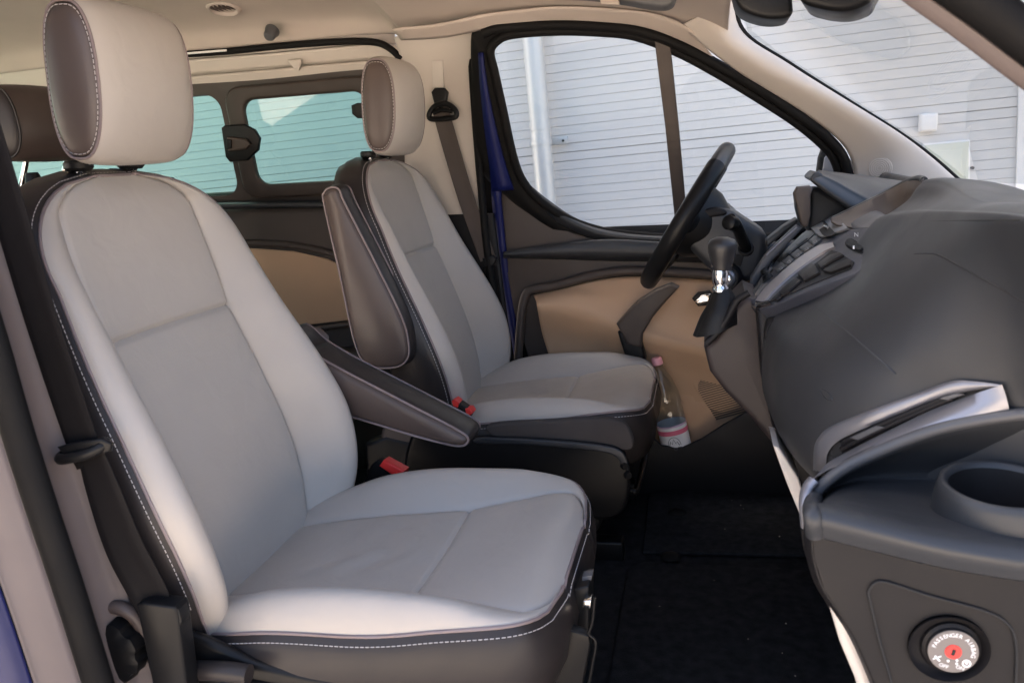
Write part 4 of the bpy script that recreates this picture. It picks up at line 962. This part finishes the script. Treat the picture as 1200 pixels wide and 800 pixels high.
prism('vent_tab', [btw(.15, 36), btw(.15, 39), btw(.9, 39), btw(.9, 36)], (-.003, -.005, .003), M_GREYP, ov, bevel=.001)
prism('vent_tab', [btw(.30, 20), btw(.30, 26), btw(.75, 26), btw(.75, 20)], (-.003, -.005, .003), M_GREYP, ov, bevel=.001)
# ---- cup holder tray and the end of the dash
RIM = [(954, 580), (964, 567), (992, 546), (1042, 523), (1092, 504.5), (1140, 493.5), (1185, 486.5), (1200, 485), (1260, 480)]
yr = [1.05, 1.05, 1.045, 1.04, 1.03, 1.02, 1.012, 1.01, 1.0]
rimp = [at(a, b, y=y) for (a, b), y in zip(RIM, yr)]
LT = [(944, 577), (955, 560), (992, 540), (1042, 518), (1092, 500), (1137, 490), (1182, 481)]
lty = [1.052, 1.052, 1.047, 1.042, 1.032, 1.022, 1.014]
lt0 = dl([(958, 566), (968, 546), (994, 530), (1045, 504), (1095, 480), (1140, 463), (1174, 451)], NV, .006); lt1 = crm([at(a, b, y=y - .004) for (a, b), y in zip(LT, lty)], NV)
gridmesh('lower_trim', [[p + Vector((.008, .004, -.012)) for p in lt0], lt0, [p.lerp(q, .06) + Vector((-.001, -.002, .003)) for p, q in zip(lt0, lt1)], [p.lerp(q, .5) + Vector((0, -.002, .003)) for p, q in zip(lt0, lt1)], [p.lerp(q, .94) + Vector((0, -.002, .002)) for p, q in zip(lt0, lt1)], lt1, [p + Vector((0, .012, -.004)) for p in lt1]], M_SILVER, ov, ang=70)
BACKL = [(962, 592), (974, 574), (1000, 563), (1042, 559), (1092, 560), (1140, 562), (1185, 564), (1200, 565), (1260, 569)]
backl = [at(a, b, y=y + .035) for (a, b), y in zip(BACKL, yr)]
FRL = [(952, 598), (960, 600), (985, 606), (1042, 620), (1092, 632), (1140, 641), (1185, 648), (1200, 650), (1260, 660)]
frl = [at(a, b, y=.865) for a, b in FRL]
ct_ = thing_part('cup_tray', da)
surf('tray_back_wall', [[p + Vector((0, .02, -.004)) for p in rimp], [p + Vector((0, .008, .004)) for p in rimp], [p + Vector((0, -.004, .002)) for p in rimp], [p + Vector((0, -.004, -.007)) for p in rimp], [p.lerp(q, .4) for p, q in zip(rimp, backl)], [p.lerp(q, .8) + Vector((0, .004, 0)) for p, q in zip(rimp, backl)], backl], M_DASH, ct_, nu=56, nv=40, ang=180)
tube('rim_edge', crm([p + Vector((0, -.003, .001)) for p in rimp], 50), .0075, M_GREYP, ct_, n=10)  # lighter grey plastic puts the rim's lit look into its colour
trf = surf('tray_floor', [backl, [p.lerp(q, .08) + Vector((0, 0, -.004)) for p, q in zip(backl, frl)], [p.lerp(q, .5) + Vector((0, 0, -.004)) for p, q in zip(backl, frl)], [p.lerp(q, .80) + Vector((0, 0, .003)) for p, q in zip(backl, frl)], [p.lerp(q, .93) + Vector((0, 0, .005)) for p, q in zip(backl, frl)], frl, [p + Vector((0, -.005, -.010)) for p in frl], [p + Vector((0, .004, -.03)) for p in frl]], M_DASH, ct_, nu=56, nv=50, ang=180)
tube('tray_lip_end', crm([rimp[0] + Vector((0, -.01, 0)), backl[0].lerp(frl[0], .5) + Vector((-.006, 0, .004)), frl[0] + Vector((0, .004, -.004)), frl[0] + Vector((.004, .006, -.03))], 20), .010, M_DASH, ct_, n=12)
cpos = at(1172, 591, y=.955); ca_ = (0, -.06, 1)
bm_ = bmesh.new(); bm_.from_mesh(trf.data)
bmesh.ops.delete(bm_, geom=[f for f in bm_.faces if (f.calc_center_median().xy - cpos.xy).length < .060], context='FACES'); bm_.to_mesh(trf.data); bm_.free()
cup = lathe('cup_holder', [(.0530, .020), (.0555, .0255), (.059, .027), (.0625, .025), (.065, .017), (.068, .0), (.070, -.03)], cpos, ca_, M_DASH, ct_, n=64, ang=180)
lathe('cup_well', [(.0530, .020), (.051, .010), (.047, -.05), (.044, -.062), (0, -.063)], cpos, ca_, M_DASHLO, cup, n=56, ang=60)
# end face with the round opening of the switch
EF = [(951, 602), (957, 604), (985, 611), (1042, 625), (1092, 637), (1140, 646), (1200, 655), (1290, 670), (1290, 960), (1060, 960), (1040, 850), (1030, 808), (1004, 748), (984, 716), (966, 690), (955, 655)]
sw_c = at(1117, 763, y=.866); DR = .040
hole = [sw_c + Vector((-.005 + DR * math.cos(a), .002, .004 + DR * .95 * math.sin(a))) for a in [2 * math.pi * k / 48 for k in range(48)]]
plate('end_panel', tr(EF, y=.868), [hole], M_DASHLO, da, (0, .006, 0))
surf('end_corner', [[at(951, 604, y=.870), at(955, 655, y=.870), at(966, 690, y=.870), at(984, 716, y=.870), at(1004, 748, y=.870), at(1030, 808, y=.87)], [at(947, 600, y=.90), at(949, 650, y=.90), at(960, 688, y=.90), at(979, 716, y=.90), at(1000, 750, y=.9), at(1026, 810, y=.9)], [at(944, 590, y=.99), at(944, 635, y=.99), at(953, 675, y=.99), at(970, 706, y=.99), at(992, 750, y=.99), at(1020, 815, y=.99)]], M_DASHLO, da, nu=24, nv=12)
tube('corner_silver', crm([at(954, 562, y=1.044), at(947, 570, y=1.04), at(943, 581, y=1.03), at(942, 597, y=1.02), at(943, 618, y=1.02)], 26), lambda s: .008 - .003 * s, M_SILVER, da, n=10, flat=(.8, 1.2))
tube('corner_dark', crm([at(943, 619, y=1.02), at(946, 640, y=1.02), at(952, 660, y=1.02)], 10), .005, M_DASHLO, da, n=10)
# switch panel on the end face
SWP = [(1020, 705), (1018, 693), (1025, 683), (1040, 682), (1090, 698), (1150, 714), (1178, 728), (1190, 750), (1190, 800), (1180, 860), (1060, 860), (1045, 800), (1032, 755)]
swp = crm(tr(SWP, y=.866), 48, closed=True)
tube('switch_panel_groove', swp, .0014, M_GAP, da, n=6, closed=True)
sws = lathe('airbag_switch', [(.030, -.012), (.0295, -.006), (.0262, -.004), (.025, -.0015), (0, -.0015)], sw_c, (0, -1, 0), M_DASHLO, da, n=48, ang=30)
inner = [sw_c + Vector((.0298 * math.cos(a), .010, .0298 * math.sin(a))) for a in [2 * math.pi * k / 48 for k in range(48)]]
gridmesh('switch_dish', [[p + Vector((0, -.006, 0)) for p in hole], [p + Vector((0, -.0035, 0)) for p in hole], [p.lerp(q, .4) + Vector((0, .0015, 0)) for p, q in zip(hole, inner)], [p.lerp(q, .8) for p, q in zip(hole, inner)], inner], M_DASHLO, sws, cu=True, ang=180)
sw_c = sw_c + Vector((0, .0018, 0))
M_SWF = mat('switch_face', (.16, .14, .13), .5)
lathe('switch_face', [(.0250, .0016), (.0245, .0022), (0, .0022)], sw_c, (0, -1, 0), M_SWF, sws, n=48)
lathe('key_barrel', [(.0085, .002), (.008, .0032), (0, .0032)], sw_c, (0, -1, 0), M_RED, sws, n=28)
rbox('key_slot', sw_c + Vector((0, -.0034, 0)), (.0032, .001, .007), M_GAP, sws, bevel=0, rot=Matrix.Rotation(.25, 3, 'Y'))
items = []
def facing(x, z, rot): return Matrix.Translation(sw_c + Vector((x, -.0024, z))) @ Matrix.Rotation(-rot, 4, 'Y') @ Matrix.Rotation(math.pi / 2, 4, 'X')
txt = 'PASSENGER AIRBAG'
for i, ch in enumerate(txt):
    if ch == ' ': continue
    a = R_(172 - i * 11.6 - 8); items.append((ch, .0062, facing(.0195 * math.cos(a), .0195 * math.sin(a), a - math.pi / 2)))
items += [('OFF', .0056, facing(-.0085, -.0175, -.3)), ('ON', .0056, facing(.0075, -.0185, -.3))]
letters('switch_lettering', items, M_WHITE, sws)
for x, z in ((-.0045, -.011), (.004, -.0135), (.004, -.0095)):
    lathe('switch_lamp', [(.0014, .0024), (.0013, .003), (0, .003)], sw_c + Vector((x, 0, z)), (0, -1, 0), M_WHITE, sws, n=10)
lathe('airbag_symbol', [(.0045, .0024), (.0045, .0028), (.0030, .0028), (.0030, .0024)], sw_c + Vector((.0135, 0, -.0125)), (0, -1, 0), M_WHITE, sws, n=24)
lathe('airbag_symbol', [(.0016, .0024), (.0016, .0028), (0, .0028)], sw_c + Vector((.0135, 0, -.0118)), (0, -1, 0), M_WHITE, sws, n=16)
q0 = sw_c + Vector((-.0155, -.0026, -.0095))
prism('crossed_symbol', [q0 + Vector((-.004, 0, -.0012)), q0 + Vector((.004, 0, .0028)), q0 + Vector((.004, 0, .0042)), q0 + Vector((-.004, 0, .0006))], (0, -.0003, 0), M_WHITE, sws, bevel=0)
prism('crossed_symbol', [q0 + Vector((-.003, 0, .003)), q0 + Vector((.002, 0, -.003)), q0 + Vector((.0035, 0, -.002)), q0 + Vector((-.0015, 0, .0042))], (0, -.0003, 0), M_WHITE, sws, bevel=0)
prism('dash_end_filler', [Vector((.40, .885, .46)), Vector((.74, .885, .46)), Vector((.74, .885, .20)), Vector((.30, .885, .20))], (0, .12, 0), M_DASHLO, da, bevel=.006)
# pale lower trims under the dash
prism('beige_knee_trim', tr([(906, 522), (913, 524), (936, 560), (943, 584), (944, 622), (936, 600), (922, 566)], y=1.30), (0, .10, 0), M_BEIGELO, da, bevel=.005)
prism('beige_lower_trim', tr([(968, 697), (992, 703), (1002, 745), (1018, 785), (1032, 830), (1050, 900), (1030, 900), (1004, 800), (985, 755)], y=.90), (0, .08, 0), M_BEIGELO, da, bevel=.008)
prism('under_dash', [Vector((.20, .93, .46)), Vector((.60, .93, .50)), Vector((.60, .93, .30)), Vector((.34, .93, .30))], (0, 1.4, 0), M_BLACK, da, bevel=.01)

# ------------------------------------------------------------------ steering wheel
sw = thing('steering_wheel', (.02, 2.13, .80), 'black leather steering wheel seen edge on in front of the side window', 'steering wheel')
wt, wb = at(857, 168, y=2.13), at(757, 335, y=2.13)
wc = (wt + wb) / 2; wu = (wt - wb).normalized(); wr = (wt - wb).length / 2 - .0185
wn = Vector((-wu.z, .045, wu.x)).normalized(); wu = (wu - wn * wu.dot(wn)).normalized(); wv = wn.cross(wu)
N_ = 72
def rimpt(k): 
    a = 2 * math.pi * k / N_; return wc + (wu * math.cos(a) + wv * math.sin(a)) * wr
def rimtube(name, k0, k1, r, mt): return tube(name, [rimpt(k) for k in range(k0, k1 + 1)], r, mt, sw, n=16, hint=wn, flat=(1.0, .95))
rimtube('rim', 8, 64, .0225, M_DARK if False else M_SATIN)
rimtube('rim_top', -8, 8, .0205, mat('rim_top_leather', (.03, .03, .032), .42, bump=LEA, var=.05))
hub = wc - wn * .045
lathe('hub', [(0, .055), (.05, .054), (.085, .046), (.095, .03), (.09, .0), (.06, -.05), (.05, -.10)], hub - wn * 0, wn, M_BLACK, sw, n=36)
for a in (90, 270, 180):
    ar_ = R_(a); d0 = wu * math.cos(ar_) + wv * math.sin(ar_)
    tube('spoke', crm([hub + wn * .02 + d0 * .06, hub + wn * .025 + d0 * .12, wc + d0 * (wr - .005)], 12), .017, M_BLACK, sw, n=10, hint=wn, flat=(.6, 1.4))
    tube('spoke_trim', crm([hub + wn * .034 + d0 * .075, hub + wn * .036 + d0 * .12, wc + wn * .008 + d0 * (wr - .02)], 12), .009, M_SILVER, sw, n=8, hint=wn, flat=(.35, 1.2))

# ------------------------------------------------------------------ gear lever
gl = thing('gear_lever', at(835, 375, y=1.63), 'black gear knob with chrome collar on a leather gaiter', 'gear lever')
yk = 1.63; kb, kt = at(846, 332, y=yk), at(845, 285, y=yk); kd = (kt - kb).normalized()
lathe('knob', [(.0, .046), (.012, .0455), (.023, .041), (.0275, .032), (.027, .022), (.023, .006), (.0195, -.008), (.0185, -.016), (0, -.016)], at(846, 306, y=yk), kd + Vector((.05, 0, 0)), mat('knob_leather', (.022, .021, .022), .38, bump=LEA, var=.05, spec=.4), gl, n=32, ang=60)
lathe('chrome_collar', [(0, .04), (.0165, .040), (.0165, .022), (.014, .019), (.014, .014), (.0155, .010), (.0155, -.008), (.013, -.012), (.013, -.016), (.016, -.02), (.016, -.026), (0, -.026)], at(844, 325, y=yk), kd, M_CHROME, gl, n=32)
gb = [(833, 338), (857, 338), (862, 352), (858, 366), (838, 380), (822, 384), (823, 372), (828, 354)]
cg = [at(845, 340, y=yk), at(845, 352, y=yk), at(842, 366, y=yk), at(838, 386, y=yk)]
rows = []
for i, (p, r) in enumerate(zip(cg, (.014, .022, .030, .036))):
    rows.append([p + Vector((math.cos(a) * r * 1.15 * (1 + .06 * math.sin(6 * a + i)), math.sin(a) * r * 1.1, -.35 * math.cos(a) * r * (-1))) for a in [2 * math.pi * k / 36 for k in range(36)]])
gridmesh('gaiter', [[c for c in r] for r in [[crm([rw[k] for rw in rows], 14)[j] for k in range(36)] for j in range(14)]], M_BLACK, gl, cu=True, ang=60)
tube('gaiter_frame', crm(tr([(878, 343), (864, 352), (854, 370), (842, 388), (828, 402)], y=1.60), 24), .007, M_DASHLO, gl, n=10)

# ------------------------------------------------------------------ seat belts
nb_ = thing('seat_belt', at(195, 800, y=.885), 'black seat belt hanging beside the open door with its tongue parked low', 'seat belt', 'front seat belts')
up_b = crm(tr([(-68, 30), (-33, 110), (5, 230), (47, 370), (94, 512), (108, 545)], y=.885), 60)
ribbon('webbing', up_b, .058, .0022, M_BELT, nb_, hint=(1, -.1, .2))
lo_b = crm([at(106, 530, y=.883), at(121, 575, y=.881), at(145, 640, y=.884), at(171, 690, y=.890), at(186, 722, y=.89)], 40)
ribbon('webbing', lo_b, lambda s: .058 + .006 * math.sin(s * 3.1) - .020 * max(0, s - .6), .0022, mat('belt_fold', (.009, .008, .0085), .55, bump=('wave', 900, .2, .0006), spec=.1), nb_, hint=lambda s: (1, -.25 + .5 * s, .25))
ring_c = at(97, 528, y=.875)
rg = [ring_c + Vector((math.copysign(abs(math.cos(a)) ** .8, math.cos(a)) * .036 , math.sin(a) * .010, .010 * math.cos(a) + .004 * math.sin(a))) for a in [2 * math.pi * k / 36 for k in range(36)]]
tube('tongue', rg, .0075, M_SATIN, nb_, n=12, closed=True, flat=(1, 1))
prism('tongue_plate', tr([(66, 524), (90, 518), (118, 514), (130, 520), (128, 530), (104, 536), (76, 536)], y=.868), (0, .008, 0), M_SATIN, nb_, bevel=.003)
lathe('rivet', [(0, .003), (.005, .003), (.006, 0)], at(101, 534, y=.866), (0, -1, 0), M_BLACK, nb_, n=14)
prism('anchor_cover', tr([(159, 709), (168, 706), (204, 711), (207, 716), (222, 830), (184, 830)], y=.872), (0, .03, 0), M_SATIN, nb_, bevel=.004)
prism('anchor_clip', tr([(203, 712), (209, 714), (213, 728), (210, 735), (205, 730)], y=.875), (0, .02, 0), M_BLACK, nb_, bevel=.002)
fb = thing('seat_belt', at(585, 400, y=2.43), 'brown grey seat belt running from the beige pillar behind the driver seat', 'seat belt', 'front seat belts')
ribbon('webbing', crm([at(516, 126, y=2.40), at(522, 150, y=2.40), at(545, 228, y=2.415), at(572, 304, y=2.43)], 40), .050, .0024, M_BELTF, fb, hint=(1, .15, 0))
prism('height_adjuster', tr([(505, 108), (509, 103), (520, 103), (524, 108), (522, 122), (516, 128), (509, 124)], y=2.395), (0, .02, 0), M_BLACK, fb, bevel=.005)
dr = [at(a, b, y=2.392) for a, b in [(503, 134), (508, 126), (516, 122), (526, 123), (534, 130), (534, 137), (524, 139), (512, 140), (504, 139)]]
tube('guide_loop', crm(dr, 40, closed=True), .008, M_SATIN, fb, n=10, closed=True)
tube('guide_bar', crm(tr([(508, 133), (518, 129), (530, 131)], y=2.388), 10), .006, M_SATIN, fb, n=10)
prism('lower_guide', tr([(565, 303), (577, 299), (581, 304), (578, 311), (568, 312)], y=2.42), (0, .03, 0), M_BLACK, fb, bevel=.003)
ribbon('webbing', crm([at(574, 312, y=2.445), at(580, 360, y=2.445), at(586, 420, y=2.445)], 12), .045, .0024, M_BELT, fb, hint=(1, .3, 0))
# ------------------------------------------------------------------ plastic cover of the driver seat base
prism('base_cover', crm(tr([(480, 512), (520, 511), (560, 513), (610, 514), (670, 518), (712, 523), (730, 531), (737, 550), (737, 580), (728, 602), (705, 610), (660, 606), (600, 604), (480, 604)], y=1.835), 60, closed=True), (0, .03, 0), M_SATIN, seat_d, bevel=.012, seg=4)
prism('base_cover_sheen', crm(tr([(560, 513), (610, 514), (670, 518), (712, 523), (730, 531), (737, 550), (731, 549), (722, 536), (706, 530), (665, 525), (610, 521), (560, 520)], y=1.833), 50, closed=True), (0, .012, 0), M_DASH, seat_d, bevel=.004)  # lighter strip along the edge, a sheen put into the colour
prism('skirt_panel', crm(tr([(572, 499), (640, 494), (705, 491), (732, 498), (742, 518), (736, 528), (700, 522), (640, 517), (585, 514)], y=1.850), 40, closed=True), (0, .03, 0), mat('skirt_cloth', (.055, .046, .042), .9, bump=('noise', 700, .4, .001), var=.1), seat_d, bevel=.006)
prism('hinge_cover', crm(tr([(446, 512), (456, 492), (480, 484), (520, 488), (548, 505), (556, 530), (540, 552), (490, 558), (458, 548)], y=1.85), 40, closed=True), (0, .03, 0), M_BROWN, seat_d, bevel=.01, seg=4)
prism('hinge_plate', crm(tr([(474, 530), (494, 500), (520, 500), (536, 516), (534, 556), (478, 556)], y=1.846), 40, closed=True), (0, .02, 0), M_DARK, seat_d, bevel=.005)
for q in ((731, 545), (735, 556)): lathe('adjust_button', [(0, .010), (.007, .010), (.009, .006), (.009, -.01)], at(*q, y=1.838), (.5, -.8, 0), M_BLACK, seat_d, n=16)
lathe('adjust_button', [(0, .008), (.005, .008), (.006, 0)], at(683, 578, y=1.835), (0, -1, 0), M_GREYP, seat_d, n=14)

# ------------------------------------------------------------------ buckles
def buckle(c0, c1, w, label, y):
    t = thing('belt_buckle', c0, label, 'buckle', 'seat belt buckles')
    d = (c1 - c0).normalized(); sx_ = Vector((0, 1, 0)); n_ = d.cross(sx_).normalized()
    Mx = Matrix((n_, sx_, d)).transposed()
    rbox('stalk', (c0 + c1) / 2, (.022, w, (c1 - c0).length), M_SATIN, t, bevel=.006, rot=Mx, taper=1.1)
    rbox('release_button', c1 + d * .001, (.020, w * .86, .010), M_RED, t, bevel=.003, rot=Mx)
    return t
# passenger buckle: turned so that its red button faces the camera
bk0 = thing('belt_buckle', at(440, 580, y=1.53), 'black belt buckle with a red button beside the lowered armrest', 'buckle', 'seat belt buckles')
prism('stalk', tr([(418, 580), (434, 545), (441, 539), (472, 552), (470, 560), (452, 590), (432, 600)], y=1.515), (.008, .028, 0), M_SATIN, bk0, bevel=.005)
prism('release_button', tr([(444, 546), (449, 539), (473, 552), (471, 560), (460, 557)], y=1.511), (.004, .026, 0), M_RED, bk0, bevel=.003)
bk1 = thing('belt_buckle', at(535, 500, y=1.86), 'black belt buckle with red ends at the driver seat cushion', 'buckle', 'seat belt buckles')
prism('stalk', tr([(527, 478), (532, 471), (540, 473), (554, 483), (550, 490), (530, 496)], y=1.85), (0, .03, 0), M_BLACK, bk1, bevel=.004)
prism('release_button', tr([(529, 470), (533, 468), (538, 472), (536, 478), (531, 476)], y=1.845), (0, .032, 0), M_RED, bk1, bevel=.002)
prism('release_button', tr([(545, 479), (551, 479), (554, 484), (551, 487), (546, 485)], y=1.845), (0, .032, 0), M_RED, bk1, bevel=.002)

# ------------------------------------------------------------------ rear bench
rs = thing('passenger_bench', (-1.5, 1.72, 0), 'brown rear seat whose headrest rises behind the front seat', 'seat')
headrest(rs, (-1.47, 1.66, 1.160), -.12, W_=.27, D=.10, H=.165, light=M_BROWN, side=M_DARK, pipe=M_DARK, posts=.10, stitch=False)
rbk = [[Vector((-1.52 + .13 * s - .16 * (z - .4), y, z)) for y in span(1.30, 2.2, 12)] for s, z in ((1, .42), (1.0, .6), (.95, .8), (.85, .95), (.6, 1.02), (.0, 1.03), (-.2, .98), (-.2, .6), (-.1, .40))]
gridmesh('backrest', rbk, M_DARK, rs, ang=80, solid=.01)
for s in (-1, 1): lathe('post_guide', [(0, .02), (.012, .02), (.016, .012), (.016, -.01)], (-1.475, 1.66 + s * .062, 1.035), (0, 0, 1), M_BLACK, rs, n=20)
rbox('cushion', (-1.25, 1.75, .36), (.5, .9, .14), M_DARK, rs, bevel=.04)
rbox('seat_frame', (-1.28, 1.75, .16), (.4, .6, .30), M_BLACK, rs, bevel=.02)

# ------------------------------------------------------------------ bottle in the door pocket
bt = thing('water_bottle', at(790, 522, y=2.41), 'clear plastic water bottle with a pink cap and label in the door pocket', 'bottle')
b0 = at(796, 536, y=2.405); b1 = at(769, 419, y=2.405); bd = (b1 - b0).normalized(); bl = (b1 - b0).length
R0 = .044
prof = [(0, .0), (R0 * .8, .0), (R0, .012), (R0, bl * .18), (R0 * .96, bl * .22), (R0, bl * .26), (R0, bl * .42), (R0 * 1.0, bl * .48), (R0 * .95, bl * .52), (R0, bl * .56), (R0 * .96, bl * .64), (R0 * .72, bl * .78), (R0 * .42, bl * .87), (R0 * .32, bl * .90), (R0 * .32, bl * .95)]
lathe('body', prof, b0, bd, M_PET, bt, n=32, ang=60)
lb = lathe('label', [(R0 + .0004, bl * .10), (R0 + .0006, bl * .27), (R0 + .0006, bl * .36)], b0, bd, M_WHITE, bt, n=36)
lathe('label_band', [(R0 + .0012, bl * .27), (R0 + .0012, bl * .315)], b0, bd, M_PINK, bt, n=36)
M_LILAC = mat('lilac_print', (.62, .45, .62), .5)
lathe('label_band', [(R0 + .0012, bl * .345), (R0 + .0012, bl * .362)], b0, bd, M_LILAC, bt, n=36)
lathe('cap', [(0, bl * 1.0), (R0 * .30, bl * 1.0), (R0 * .36, bl * .99), (R0 * .37, bl * .935), (R0 * .30, bl * .93)], b0, bd, M_PINKCAP, bt, n=28)
M_INK = mat('label_ink', (.03, .03, .04), .6)
bs = bd.cross(Vector((0, -1, 0))).normalized(); bf = bs.cross(bd).normalized()
if bf.y > 0: bf = -bf
def onb(a, h): return b0 + bd * h + (bs * math.sin(a) + bf * math.cos(a)) * (R0 + .0014)
tube('label_peak', [onb(a, h) for a, h in ((-.35, bl * .17), (-.22, bl * .215), (-.12, bl * .19), (.0, bl * .235), (.12, bl * .19), (.2, bl * .21), (.33, bl * .17))], .0009, M_INK, bt, n=5)
tube('label_arch', [onb(.42 * math.cos(t), bl * (.17 + .085 * math.sin(t))) for t in span(0, math.pi, 20)], .0006, M_INK, bt, n=5)
Mb = Matrix((-bs if bs.x < 0 else bs, bd, -bf if bf.y > 0 else bf)).transposed().to_4x4()
items = []
for ch, a in (('o', .02), ('m', .30)):
    M_ = Mb.copy(); M_.translation = onb(a, bl * .145); items.append((ch, .022, M_))
letters('label_lettering', items, M_INK, bt)

# ------------------------------------------------------------------ mirror and visor
rm_ = thing('rear_view_mirror', at(980, 5, y=1.60), 'black interior mirror and sensor housing hanging at the windscreen', 'mirror')
prism('sensor_housing', crm(tr([(856, -40), (860, -8), (868, 10), (890, 20), (912, 22), (928, 17), (929, 0), (925, -40)], y=1.64), 40, closed=True), (0, .12, 0), M_BLACK, rm_, bevel=.012, seg=4)
prism('mirror_housing', crm(tr([(934, -30), (938, 0), (960, 10), (990, 13), (1014, 6), (1024, -6), (1030, -40)], y=1.50), 40, closed=True), (.03, .16, 0), M_SATIN, rm_, bevel=.012, seg=4)
tube('mirror_stem', [at(930, -20, y=1.60), at(925, -60, y=1.62), at(915, -110, y=1.64)], .010, M_BLACK, rm_, n=12)
sv = thing('sun_visor', at(700, -20, y=2.08), 'grey folded sun visor under the beige headliner', 'sun visor')
prism('visor_board', crm(tr([(590, -30), (602, -4), (640, 1), (690, 3), (730, 8), (765, 14), (786, 13), (794, 0), (800, -30)], y=2.08), 40, closed=True), (.0, -.02, .012), M_GREYP, sv, bevel=.006)
prism('visor_clip', tr([(702, -6), (724, -4), (726, 6), (704, 5)], y=2.05), (0, .02, 0), M_HEAD, sv, bevel=.003)

# ------------------------------------------------------------------ floor mats and small pieces on the floor
def floor_mat(name, pts, z, label, t=.012):
    o = prism(name, [Vector((x, y, z)) for x, y in pts], (0, 0, t), M_CARPET, None, bevel=.005); prop(o, label, 'floor mat'); return o
mt1 = thing('floor_mat', (.0, 2.12, .0), 'black carpet mat with round fasteners in the far footwell', 'floor mat')
prism('mat', [Vector((x, y, .012)) for x, y in [(-.17, 1.96), (.30, 1.99), (.34, 2.02), (.30, 2.38), (-.14, 2.36), (-.18, 2.33)]], (0, 0, .012), M_CARPET, mt1, bevel=.005)
for q in ((794, 600), (786, 652)):
    lathe('fastener', [(0, .006), (.016, .006), (.024, .003), (.026, 0)], at(*q, z=.024), (0, 0, 1), M_RUBBER, mt1, n=24)
mt2 = thing('floor_mat', (.0, 1.5, .0), 'black carpet mat on the floor between the near seat and dash', 'floor mat')
prism('mat', [Vector((x, y, .012)) for x, y in [(-.19, 1.0), (.36, 1.0), (.38, 1.5), (.36, 1.90), (-.16, 1.90), (-.20, 1.86)]], (0, 0, .016), M_CARPET, mt2, bevel=.006)

rnd = random.Random(5); CV, CFc = [], []
for _ in range(14):
    x, y = rnd.uniform(-.12, .32), rnd.choice((rnd.uniform(1.1, 1.85), rnd.uniform(1.98, 2.34))); z = .029 if y < 1.9 else .0255; r = rnd.uniform(.0008, .0022); k = len(CV)
    for i in range(5): CV.append((x + r * math.cos(i * 1.256) * rnd.uniform(.6, 1.3), y + r * math.sin(i * 1.256) * rnd.uniform(.6, 1.3), z))
    CV.append((x, y, z + r * .8)); CFc += [(k + i, k + (i + 1) % 5, k + 5) for i in range(5)]
prop(mesh('floor_crumbs', CV, CFc, mat('crumb', (.45, .40, .33), .9), None, False), 'pale crumbs and grit scattered over the black floor mats', 'crumbs', kind='stuff')

# ------------------------------------------------------------------ hardware of the near seat (knob, lever, latch)
kp = at(143, 752, y=.905)
kb_ = thing_part('recline_knob', seat_p)
rows = []
for r, h in ((.030, .0), (.043, .004), (.046, .012), (.044, .030), (.034, .036), (.02, .038), (.0005, .038)):
    rows.append([kp + Vector((math.cos(a) * r * (1 + (.09 if abs(math.sin(4 * a)) > .7 else 0) * (1 if r > .03 else 0)), -h, math.sin(a) * r * (1 + (.09 if abs(math.sin(4 * a)) > .7 else 0) * (1 if r > .03 else 0)))) for a in [2 * math.pi * k / 64 for k in range(64)]])
gridmesh('knob_grip', rows, M_SATIN, kb_, cu=True, ang=30)
tube('knob_shroud', crm([at(104, 722, y=.90), at(122, 712, y=.895), at(142, 712, y=.895), at(160, 724, y=.90), at(172, 745, y=.905)], 20), .010, M_BROWN, kb_, n=12)
lev = [at(228, 785, y=.915), at(262, 786, y=.905), at(292, 790, y=.905)]
tube('height_lever', crm(lev, 14), .014, M_DARK, seat_p, n=16, flat=(1, 1))
prism('side_shield', crm(tr([(206, 745), (225, 745), (255, 757), (300, 778), (360, 792), (420, 806), (430, 860), (400, 900), (205, 900), (198, 800)], y=.925), 40, closed=True), (0, .02, 0), M_SATIN, seat_p, bevel=.01)
rail = thing_part('slide_latch', seat_p)
prism('latch_plate', tr([(652, 770), (668, 738), (690, 745), (692, 756), (672, 860), (640, 860)], y=1.06), (0, .02, 0), M_SATIN, rail, bevel=.003)
prism('latch_block', tr([(683, 704), (693, 703), (692, 713), (682, 713)], y=1.10), (0, .02, 0), M_CHROME, rail, bevel=.002)
tube('latch_wire', crm(tr([(697, 700), (694, 730), (690, 742), (698, 752), (694, 780), (684, 830)], y=1.05), 24), .0022, M_SATIN, rail, n=8)
prism('latch_clip', tr([(682, 676), (694, 674), (693, 680), (682, 682)], y=1.14), (0, .02, 0), M_GREYP, rail, bevel=.001)
prism('rail_body', tr([(672, 690), (690, 686), (690, 740), (670, 760)], y=1.12), (0, .06, 0), M_BLACK, rail, bevel=.004)
